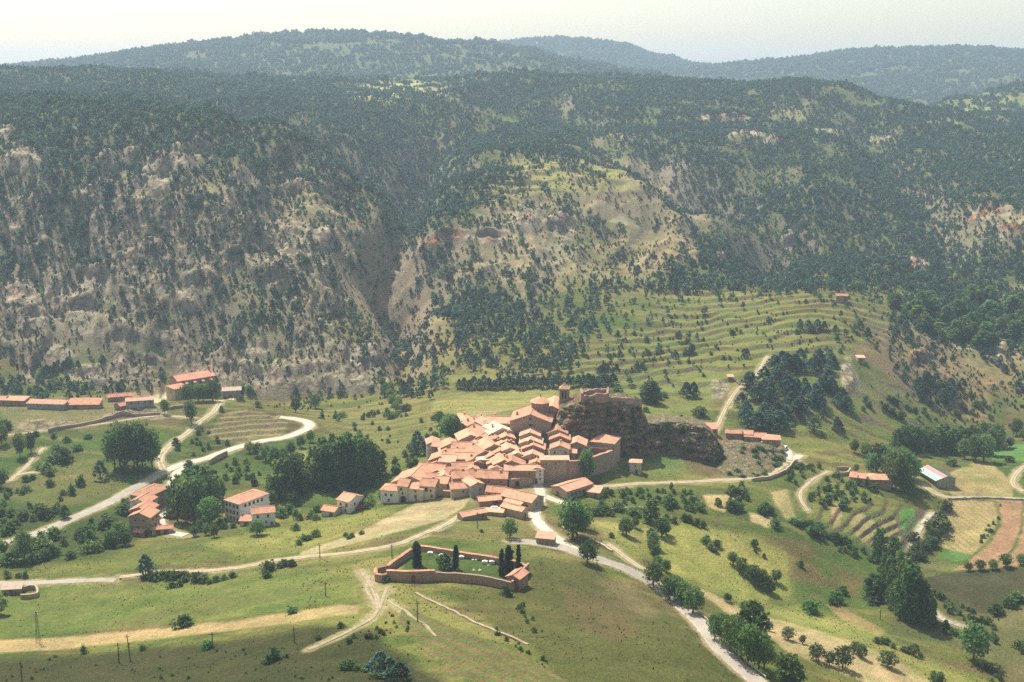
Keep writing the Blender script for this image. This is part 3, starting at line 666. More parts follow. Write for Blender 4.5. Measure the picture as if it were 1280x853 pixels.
# ------------------------------------------------------------------ woods and scrub that nobody could count (instanced)
def scatter(name, P, scale, protos, seed, zs=None):
    n = len(P); rng = np.random.default_rng(seed)
    me = bpy.data.meshes.new(name); me.vertices.add(n); me.vertices.foreach_set('co', np.asarray(P, np.float32).ravel())
    def at(nm, typ, v, key='value'):
        a = me.attributes.new(nm, typ, 'POINT'); a.data.foreach_set(key, np.asarray(v).ravel())
    sc = np.stack([scale * (.85 + .3 * rng.random(n)), scale * (.85 + .3 * rng.random(n)), scale * (.85 + .35 * rng.random(n))], 1)
    at('sc', 'FLOAT_VECTOR', sc.astype(np.float32), 'vector')
    rot = np.stack([.06 * rng.normal(size=n), .06 * rng.normal(size=n), rng.random(n) * 6.283], 1); at('rot', 'FLOAT_VECTOR', rot.astype(np.float32), 'vector')
    at('idx', 'INT', rng.integers(0, len(protos), n).astype(np.int32))
    o = link(name, me); tag(o, kind='stuff')
    g = bpy.data.node_groups.new(name + '_scatter', 'GeometryNodeTree')
    g.interface.new_socket('Geometry', in_out='INPUT', socket_type='NodeSocketGeometry'); g.interface.new_socket('Geometry', in_out='OUTPUT', socket_type='NodeSocketGeometry')
    gi = g.nodes.new('NodeGroupInput'); go = g.nodes.new('NodeGroupOutput')
    jn = g.nodes.new('GeometryNodeJoinGeometry'); ip = g.nodes.new('GeometryNodeInstanceOnPoints'); ip.inputs['Pick Instance'].default_value = True
    for p in protos:
        po = bpy.data.objects.new(p.name, p); oi = g.nodes.new('GeometryNodeObjectInfo'); oi.inputs['Object'].default_value = po; oi.inputs['As Instance'].default_value = True
        g.links.new(oi.outputs['Geometry'], jn.inputs[0])
    mp = g.nodes.new('GeometryNodeMeshToPoints'); g.links.new(gi.outputs[0], mp.inputs[0]); g.links.new(mp.outputs[0], ip.inputs['Points'])
    def na(nm, typ):
        a = g.nodes.new('GeometryNodeInputNamedAttribute'); a.data_type = typ; a.inputs['Name'].default_value = nm
        return next(s for s in a.outputs if s.enabled and s.name == 'Attribute')
    g.links.new(jn.outputs[0], ip.inputs['Instance']); g.links.new(na('idx', 'INT'), ip.inputs['Instance Index'])
    er = g.nodes.new('FunctionNodeEulerToRotation'); g.links.new(na('rot', 'FLOAT_VECTOR'), er.inputs[0]); g.links.new(er.outputs[0], ip.inputs['Rotation'])
    g.links.new(na('sc', 'FLOAT_VECTOR'), ip.inputs['Scale']); g.links.new(ip.outputs[0], go.inputs[0])
    md = o.modifiers.new('scatter', 'NODES'); md.node_group = g
    return o
def candidates(y0, y1, spacing, rng, amax=.62):
    """random points with about one per spacing^2 square metres"""
    n = int(amax * (y1 * y1 - y0 * y0) / spacing ** 2)
    Y = np.sqrt(rng.random(n) * (y1 * y1 - y0 * y0) + y0 * y0); X = (rng.random(n) * 2 - 1) * amax * Y
    Z = ground0(X, Y); px, py = proj(X, Y, Z); return X, Y, Z, px, py
def vis(X, Y, Z, h):
    """which points (at height h) the camera can see over the land"""
    ok = np.ones(len(X), bool)
    for t in np.linspace(.35, .985, 40):
        ok &= (ground0(X * t, Y * t) < CAMZ + (Z + h - CAMZ) * t)
    return ok
pine_protos = [joined('pine', M['pine'], 15, 7, .09, 30 + k) for k in range(3)] + [joined('broad', M['pine'], 13, 7, .12, 40 + k) for k in range(3)]
far_protos = [joined('broad', M['pine'], 12, 7, .13, 60 + k) for k in range(4)]
scrub_protos = [joined('bush', M['scrub'], 7, 8, .17, 90 + k) for k in range(4)]
pines = []
rng = np.random.default_rng(11)
X, Y, Z, px, py = candidates(655, 1750, 3.5, rng)
nn = fbm(X / 22, Y / 22, 201, 3); nb = fbm(X / 70, Y / 90, 202, 3)
d = cover(px + 16 * nb, py + 10 * nn) / 9
cm, _ = crag_mask(px, py, X, Y)
gaps = fbm(X / 34, Y / 55, 208, 4); d = np.where((px < 330) & (py < 340), np.minimum(1, d * 1.22), d); d = np.where(px > 560, d * (1 - .75 * sstep(.08, .4, gaps) * (Y > 880)), d * (1 - .45 * sstep(.15, .45, gaps)))
keep = rng.random(len(X)) < np.clip(1.3 * np.maximum(d - .03, 0) ** 1.25 + .85 * nn * (d > .1) * (1.1 - d), 0, 1) * (1 - .9 * sstep(.3, .6, cm)) * (1 - .5 * rib_mask(px, py, X, Y))
keep &= ~((px < 1110) & (py > 366) & (rng.random(len(X)) < .88 * sstep(640, 790, px + 60 * nb + 30 * nn)))
keep &= (py < 500) & (ground0(X, Y, np.minimum(rdist, 5)) > 2)
inf = np.zeros(len(X), bool)
for k, (nm, poly, c, fur) in enumerate(FIELDS): inf |= in_poly(px, py, poly)
keep &= ~inf
PINE = np.stack([X, Y, Z], 1)[keep]; PSZ = (2.7 + 3.0 * rng.random(keep.sum()) ** 1.5) * np.where(Y[keep] < 900, 1.05, 1.0)
# far woods
X, Y, Z, px, py = candidates(1750, 4800, 10.5, rng, .58)
d = np.where(Y > 2250, .9 - .65 * sstep(.2, .5, fbm(X / 150, Y / 60, 207, 3)), cover(px, py) / 9)
k2 = rng.random(len(X)) < np.clip(1.15 * d ** 1.2 - .7 * sstep(.12, .45, fbm(X / 70, Y / 60, 209, 3)) + .4 * fbm(X / 60, Y / 60, 203, 3), 0, 1)
FARP = np.stack([X, Y, Z], 1)[k2]; FSZ = (6 + 5 * rng.random(k2.sum())) * np.clip(Y[k2] / 2400, .85, 1.4)
scatter('distant_woods', FARP - [0, 0, 1.2], FSZ, far_protos, 5)
X, Y, Z, px, py = candidates(560, 1400, 2.7, rng)
nn = fbm(X / 16, Y / 16, 205, 3)
d = cover(px, py) / 9
k3 = rng.random(len(X)) < np.clip(.36 + .8 * nn, 0, 1) * sstep(660, 720, Y) * np.where((px > 660) & (px < 1110) & (py > 366), np.where(ground0(X, Y, riser) > .45, .95, .12), 1)
inf = np.zeros(len(X), bool)
for k, (nm, poly, c, fur) in enumerate(FIELDS): inf |= in_poly(px, py, poly)
k3 &= ~inf & (ground0(X, Y, np.minimum(rdist, 5)) > 1.5)
scatter('hillside_scrub', np.stack([X, Y, Z], 1)[k3], .9 + 1.4 * rng.random(k3.sum()) ** 2, scrub_protos, 6)
M['tuft'] = leaf_mat('grass_tufts', (.10, .115, .04), (.19, .18, .075), .35)
X, Y, Z, px, py = candidates(255, 640, 1.7, rng, .52)
nn = fbm(X / 12, Y / 12, 215, 3)
k4 = (rng.random(len(X)) < np.clip(.25 + .9 * nn, .03, 1)) & (ground0(X, Y, np.minimum(rdist, 5)) > .6)
for k, (nm, poly, c, fur) in enumerate(FIELDS):
    if nm != 'meadow': k4 &= ~in_poly(px, py, poly)
k4 &= ~in_poly(px, py, [(476, 612), (540, 560), (580, 512), (700, 490), (800, 500), (775, 590), (720, 610), (670, 650), (570, 650)])
scatter('grass_tufts', np.stack([X, Y, Z - .05], 1)[k4], .2 + .28 * rng.random(k4.sum()) ** 2, [joined('bush', M['tuft'], 4, 6, .3, 290 + k) for k in range(3)], 16)
print('pines', len(PINE), 'far', len(FARP), 'scrub', k3.sum())

# ------------------------------------------------------------------ houses
def tile_mat(name, a, b, c):
    m, nt, bs = newmat(name); bs.inputs['Roughness'].default_value = .9
    f = noise_fac(nt, 1.6, 5, lo=.3, hi=.7, rough=.7); col = mixc(nt, f, a, b)
    col = mixc(nt, noise_fac(nt, .45, 4, lo=.48, hi=.62), col, c)
    w = nt.nodes.new('ShaderNodeTexWave'); w.inputs['Scale'].default_value = 1.3; w.inputs['Distortion'].default_value = 1.5; w.bands_direction = 'DIAGONAL'
    tc = nt.nodes.new('ShaderNodeTexCoord'); nt.links.new(tc.outputs['Object'], w.inputs['Vector'])
    col = mixc(nt, w.outputs['Fac'], col, mixc(nt, 1, col, (.86, .84, .84), 'MULTIPLY'))
    oi = nt.nodes.new('ShaderNodeObjectInfo'); r = nt.nodes.new('ShaderNodeMapRange'); r.inputs[3].default_value = .74; r.inputs[4].default_value = 1.16
    nt.links.new(oi.outputs['Random'], r.inputs[0]); h = nt.nodes.new('ShaderNodeHueSaturation'); nt.links.new(col, h.inputs['Color']); nt.links.new(r.outputs[0], h.inputs['Value'])
    nt.links.new(h.outputs[0], bs.inputs['Base Color']); bump(nt, bs, w.outputs['Fac'], .5, .08)
    return m
M['tile'] = tile_mat('clay_tiles', (.60, .295, .18), (.73, .41, .265), (.50, .275, .18))
M['tilepale'] = tile_mat('pale_clay_tiles', (.58, .33, .215), (.68, .43, .30), (.5, .3, .2))
M['tilered'] = tile_mat('red_clay_tiles', (.50, .24, .155), (.58, .31, .2), (.42, .22, .15))
M['tilecream'] = tile_mat('cream_roofing', (.62, .5, .37), (.68, .57, .44), (.56, .43, .31))
M['greyroof'] = simple('grey_roofing', (.38, .34, .28), (.5, .45, .37), .8, c3=(.3, .25, .2)); M['mint'] = simple('mint_sheet', (.33, .52, .42), (.42, .6, .5), .6); M['pink'] = simple('pink_sheet', (.55, .24, .25), (.62, .31, .31), .6); M['dkgreen'] = simple('dark_green_sheet', (.05, .13, .12), (.08, .17, .15), .6)
M['stone'] = simple('stone_wall', (.29, .21, .155), (.47, .37, .285), 1.3, c3=(.28, .2, .15), bmp=.15, rnd=.12)
M['redstone'] = simple('red_stone_wall', (.31, .185, .14), (.45, .295, .225), 1.3, c3=(.3, .2, .15), bmp=.15, rnd=.12)
M['ochre'] = simple('ochre_wall', (.42, .32, .21), (.54, .43, .3), .9, c3=(.36, .27, .18), bmp=.08, rnd=.1)
M['cream'] = simple('cream_render', (.56, .49, .38), (.68, .61, .5), .8, c3=(.46, .39, .3), bmp=.05, rnd=.08)
M['white'] = simple('white_render', (.72, .69, .63), (.82, .80, .75), .8, c3=(.62, .58, .5), bmp=.04)
M['grey'] = simple('grey_render', (.32, .31, .28), (.43, .41, .37), .8, c3=(.27, .25, .22), bmp=.08)
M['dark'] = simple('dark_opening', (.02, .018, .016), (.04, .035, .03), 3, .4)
M['pane'] = simple('window_glass', (.02, .024, .03), (.045, .05, .055), 3, .15)
M['wood'] = simple('old_wood', (.12, .06, .035), (.2, .11, .06), 4, stretch=(1, 1, .2)); M['redwood'] = simple('red_shutter', (.3, .06, .04), (.38, .1, .06), 4)
M['metal'] = simple('galvanised_metal', (.42, .44, .42), (.55, .57, .54), 2, .45); M['carwhite'] = simple('white_paint', (.78, .78, .76), (.82, .82, .8), 1, .3); M['carred'] = simple('red_paint', (.5, .03, .03), (.56, .05, .04), 1, .3)
M['tyre'] = simple('tyre_rubber', (.02, .02, .02), (.035, .035, .035), 5)

class MB:
    def __init__(s): s.V = []; s.F = []; s.mi = []
    def quad(s, pts, m=0): o = len(s.V); s.V += [tuple(p) for p in pts]; s.F.append(tuple(range(o, o + len(pts)))); s.mi.append(m)
    def box(s, x0, x1, y0, y1, z0, z1, m=0):
        o = len(s.V); s.V += [(x, y, z) for x in (x0, x1) for y in (y0, y1) for z in (z0, z1)]
        for f in ((0, 1, 3, 2), (4, 6, 7, 5), (0, 4, 5, 1), (2, 3, 7, 6), (0, 2, 6, 4), (1, 5, 7, 3)): s.F.append(tuple(i + o for i in f)); s.mi.append(m)
    def slab(s, pts, t, m=0, m2=None):
        """a sheet given by its upper corners, t thick downwards"""
        o = len(s.V); n = len(pts); s.V += [tuple(p) for p in pts] + [(p[0], p[1], p[2] - t) for p in pts]
        s.F.append(tuple(range(o, o + n))); s.mi.append(m); s.F.append(tuple(range(o + 2 * n - 1, o + n - 1, -1))); s.mi.append(m if m2 is None else m2)
        for i in range(n): s.F.append((o + i, o + n + i, o + n + (i + 1) % n, o + (i + 1) % n)); s.mi.append(m if m2 is None else m2)
    def tube(s, path, rad, sides=6, m=0):
        V, Fc = tube_np(path, rad, sides); o = len(s.V); s.V += [tuple(v) for v in V]; s.F += [tuple(i + o for i in f) for f in Fc]; s.mi += [m] * len(Fc)
    def mesh(s, name, mats):
        me = bpy.data.meshes.new(name); me.from_pydata(s.V, [], s.F)
        for x in mats: me.materials.append(x)
        if len(mats) > 1: me.polygons.foreach_set('material_index', s.mi)
        bm = bmesh.new(); bm.from_mesh(me); bmesh.ops.recalc_face_normals(bm, faces=bm.faces); bm.to_mesh(me); bm.free()
        return me
def opening_mesh(kind):
    b = MB()
    if kind == 'window':                                        # frame ring, sill and dark pane set back; 1 x 1, faces -y
        b.box(-.56, -.44, -.1, .05, -.5, .5); b.box(.44, .56, -.1, .05, -.5, .5); b.box(-.44, .44, -.1, .05, .44, .54); b.box(-.62, .62, -.16, .05, -.6, -.5)
        b.box(-.44, .44, -.03, .04, -.5, .44, 1); b.box(-.03, .03, -.06, -.031, -.5, .44)
        return b.mesh('window', [M['wood'], M['pane']])
    if kind == 'shutter':
        b.box(-.56, -.44, -.1, .05, -.5, .5); b.box(.44, .56, -.1, .05, -.5, .5); b.box(-.44, .44, -.1, .05, .44, .54); b.box(-.62, .62, -.16, .05, -.6, -.5)
        for k in range(6): b.box(-.44, .44, -.07, .04, -.5 + k * .157, -.37 + k * .157)
        return b.mesh('window', [M['redwood']])
    if kind == 'hole':                                          # small opening with a stone lintel
        b.box(-.5, .5, -.02, .04, -.5, .5, 1); b.box(-.65, .65, -.09, .05, .5, .68); b.box(-.6, .6, -.12, .05, -.6, -.5); b.box(-.6, -.5, -.06, .04, -.5, .5); b.box(.5, .6, -.06, .04, -.5, .5)
        return b.mesh('window', [M['stone'], M['dark']])
    if kind == 'door':
        for k in range(4): b.box(-.46 + k * .232, -.245 + k * .232, -.05, .04, -.5, .46, 0)
        b.box(-.58, -.47, -.1, .05, -.5, .5, 1); b.box(.47, .58, -.1, .05, -.5, .5, 1); b.box(-.62, .62, -.1, .05, .47, .58, 1)
        return b.mesh('door', [M['wood'], M['stone']])
    pts = [(.5 * math.cos(a), .12 + .38 * math.sin(a)) for a in np.linspace(0, math.pi, 9)]; prof = [(.5, -.5)] + pts + [(-.5, -.5)]
    b.quad([(x, -.02, z) for x, z in prof], 1)
    for (x0, z0), (x1, z1) in zip(prof[:-1], prof[1:]):
        k = 1.2; f = lambda x, z, q: (x * q, 0, .12 + (z - .12) * q if z > .12 else z)
        A, B, C_, D = f(x0, z0, 1), f(x1, z1, 1), f(x1, z1, k), f(x0, z0, k)
        b.quad([(p[0], -.1, p[2]) for p in (A, B, C_, D)]); b.quad([(A[0], -.1, A[2]), (B[0], -.1, B[2]), (B[0], .05, B[2]), (A[0], .05, A[2])]); b.quad([(D[0], -.1, D[2]), (C_[0], -.1, C_[2]), (C_[0], .05, C_[2]), (D[0], .05, D[2])])
    return b.mesh('door', [M['stone'], M['dark']])
OPEN = {k: opening_mesh(k) for k in ('window', 'shutter', 'hole', 'door', 'arch')}
def chim_mesh():
    b = MB(); b.box(-.35, .35, -.3, .3, -.8, .9); b.box(-.45, .45, -.4, .4, .9, 1.0); b.box(-.25, .25, -.22, .22, 1.0, 1.2); b.slab([(-.5, -.45, 1.3), (.5, -.45, 1.3), (.5, .45, 1.3), (-.5, .45, 1.3)], .09, 1)
    return b.mesh('chimney', [M['ochre'], M['tile']])
CHIM = chim_mesh()
HOUSES = []
def house(label, px, py, w, d, h, yaw=0, roof='front', wall='stone', tile='tile', rise=None, anchor='ridge', op=None, chim=0, cat='house', name=None, group=None, deep=4.0, over=.4):
    hr = random.Random(int(px * 131 + py * 17))
    span = w if roof in ('front',) else d
    if rise is None: rise = {'flat': .15, 'shed': d * .22, 'hip': min(w, d) * .22}.get(roof, span * .20)
    ya = math.radians(yaw)
    if anchor == 'ridge': X, Y = hit(px, py, h + rise * (.5 if roof == 'shed' else 1))
    else:
        X, Y = hit(px, py); X -= math.sin(ya) * d / 2; Y += math.cos(ya) * d / 2
    if anchor == 'ridge': zg = ground(X, Y)
    else: zg = ground(X + math.sin(ya) * d / 2, Y - math.cos(ya) * d / 2)
    e = bpy.data.objects.new(name or 'village_house', None); COL.objects.link(e); e.location = (X, Y, zg); e.rotation_euler = (0, 0, ya); e.empty_display_size = .5
    tag(e, label, cat, group)
    w2, d2 = w / 2, d / 2; o = over
    z = lambda: h + hr.uniform(-.06, .06)
    wb = MB(); rb = MB(); T = .2
    c = [(-w2, -d2), (w2, -d2), (w2, d2), (-w2, d2)]
    if roof == 'front':
        top = [h, h, h, h]; s = rise / w2
        wb.quad([(-w2, -d2, -deep), (w2, -d2, -deep), (w2, -d2, h), (0, -d2, h + rise), (-w2, -d2, h)]); wb.quad([(w2, d2, -deep), (-w2, d2, -deep), (-w2, d2, h), (0, d2, h + rise), (w2, d2, h)])
        wb.quad([(w2, -d2, -deep), (w2, d2, -deep), (w2, d2, h), (w2, -d2, h)]); wb.quad([(-w2, d2, -deep), (-w2, -d2, -deep), (-w2, -d2, h), (-w2, d2, h)])
        j = [hr.uniform(-.12, .12) for _ in range(3)]; zr = h + rise + T; zl = h - s * o + T
        for sg in (-1, 1):
            for a, b_, ja, jb in ((-d2 - o, 0, j[0], j[1]), (0, d2 + o, j[1], j[2])):
                P_ = [(0, a, zr + ja), (sg * (w2 + o), a, zl + ja * .5), (sg * (w2 + o), b_, zl + jb * .5), (0, b_, zr + jb)]
                rb.slab(P_ if sg < 0 else P_[::-1], T)
        rb.box(-.16, .16, -d2 - o - .02, d2 + o + .02, zr - .05, zr + .12)
    elif roof == 'side':
        s = rise / d2
        wb.quad([(-w2, -d2, -deep), (w2, -d2, -deep), (w2, -d2, h), (-w2, -d2, h)]); wb.quad([(w2, d2, -deep), (-w2, d2, -deep), (-w2, d2, h), (w2, d2, h)])
        wb.quad([(w2, -d2, -deep), (w2, d2, -deep), (w2, d2, h), (w2, 0, h + rise), (w2, -d2, h)]); wb.quad([(-w2, d2, -deep), (-w2, -d2, -deep), (-w2, -d2, h), (-w2, 0, h + rise), (-w2, d2, h)])
        j = [hr.uniform(-.12, .12) for _ in range(3)]; zr = h + rise + T; zl = h - s * o + T
        for sg in (-1, 1):
            for a, b_, ja, jb in ((-w2 - o, 0, j[0], j[1]), (0, w2 + o, j[1], j[2])):
                P_ = [(a, 0, zr + ja), (a, sg * (d2 + o), zl + ja * .5), (b_, sg * (d2 + o), zl + jb * .5), (b_, 0, zr + jb)]
                rb.slab(P_ if sg > 0 else P_[::-1], T)
        rb.box(-w2 - o - .02, w2 + o + .02, -.16, .16, zr - .05, zr + .12)
    elif roof == 'hip':
        for k in range(4):
            a, b_ = c[k], c[(k + 1) % 4]; wb.quad([(*a, -deep), (*b_, -deep), (*b_, h), (*a, h)])
        r = max(0, abs(w2 - d2)); R1, R2 = ((-r, 0), (r, 0)) if w >= d else ((0, -r), (0, r))
        E = [(x + math.copysign(o, x), y + math.copysign(o, y), h + .1) for x, y in c]; A = (*R1, h + rise); B = (*R2, h + rise)
        if w >= d: fs = [[E[0], E[1], B, A], [E[1], E[2], B], [E[2], E[3], A, B], [E[3], E[0], A]]
        else: fs = [[E[0], E[1], A], [E[1], E[2], B, A], [E[2], E[3], B], [E[3], E[0], A, B]]
        for f in fs: rb.quad(f)
        rb.quad([(p[0], p[1], p[2] - .15) for p in E[::-1]])
        for k in range(4): a, b_ = E[k], E[(k + 1) % 4]; rb.quad([(a[0], a[1], a[2] - .15), (b_[0], b_[1], b_[2] - .15), b_, a])
        rb.tube([A, B] if r > .1 else [A, (A[0], A[1] + .2, A[2])], [.14, .14], 5)
        for p, q in ((E[0], A), (E[1], B if w >= d else A), (E[2], B), (E[3], A if w >= d else B)): rb.tube([p, q], [.12, .12], 5)
    else:
        zf, zb = (h, h + rise) if roof == 'shed' else (h, h + rise)
        wb.quad([(-w2, -d2, -deep), (w2, -d2, -deep), (w2, -d2, zf), (-w2, -d2, zf)]); wb.quad([(w2, d2, -deep), (-w2, d2, -deep), (-w2, d2, zb), (w2, d2, zb)])
        wb.quad([(w2, -d2, -deep), (w2, d2, -deep), (w2, d2, zb), (w2, -d2, zf)]); wb.quad([(-w2, d2, -deep), (-w2, -d2, -deep), (-w2, -d2, zf), (-w2, d2, zb)])
        s = (zb - zf) / d; rb.slab([(-w2 - o, -d2 - o, zf - s * o + T), (w2 + o, -d2 - o, zf - s * o + T), (w2 + o, d2 + o, zb + s * o + T), (-w2 - o, d2 + o, zb + s * o + T)], T)
    link('wall', wb.mesh('wall', [M[wall]]), e)
    rf = link('roof', rb.mesh('roof', [M[tile]]), e)
    def put(kind, face, u, v, sw, sh):
        me = OPEN[kind]; o_ = link(me.name.split('.')[0], me, e)
        x, y, r = {'f': (-w2 + u * w, -d2, 0), 'r': (w2, -d2 + u * d, math.pi / 2), 'b': (w2 - u * w, d2, math.pi), 'l': (-w2, d2 - u * d, -math.pi / 2)}[face]
        o_.location = (x, y, v); o_.rotation_euler = (0, 0, r); o_.scale = (sw, 1, sh)
    if op is None:
        op = []
        nf = 2 if w > 6.5 else 1
        for k in range(nf): op.append(('hole' if wall in ('stone', 'redstone') else 'window', 'f', (k + .5) / nf + hr.uniform(-.08, .08), h - 1.5, .7, .8))
        op.append(('door', 'f', hr.uniform(.2, .8), 1.0, 1.1, 2.0))
        for fc in 'lr': op.append(('hole' if hr.random() < .5 else 'window', fc, hr.uniform(.3, .7), h - 1.5, .7, .8))
    for q in op: put(*q)
    for k in range(chim):
        c_ = link('chimney', CHIM, rf); c_.location = (hr.uniform(-.3, .3) * w, hr.uniform(-.1, .35) * d, h + rise * .75)
    HOUSES.append((e, X, Y, max(w, d)))
    return e
W = lambda f, u, v, s=.8, t=1.0: ('window', f, u, v, s, t)
Hh = lambda f, u, v, s=.7, t=.8: ('hole', f, u, v, s, t)
D = lambda f, u, s=1.3, t=2.2: ('door', f, u, t / 2, s, t)
AR = lambda f, u, s=2.4, t=2.8: ('arch', f, u, t / 2, s, t)
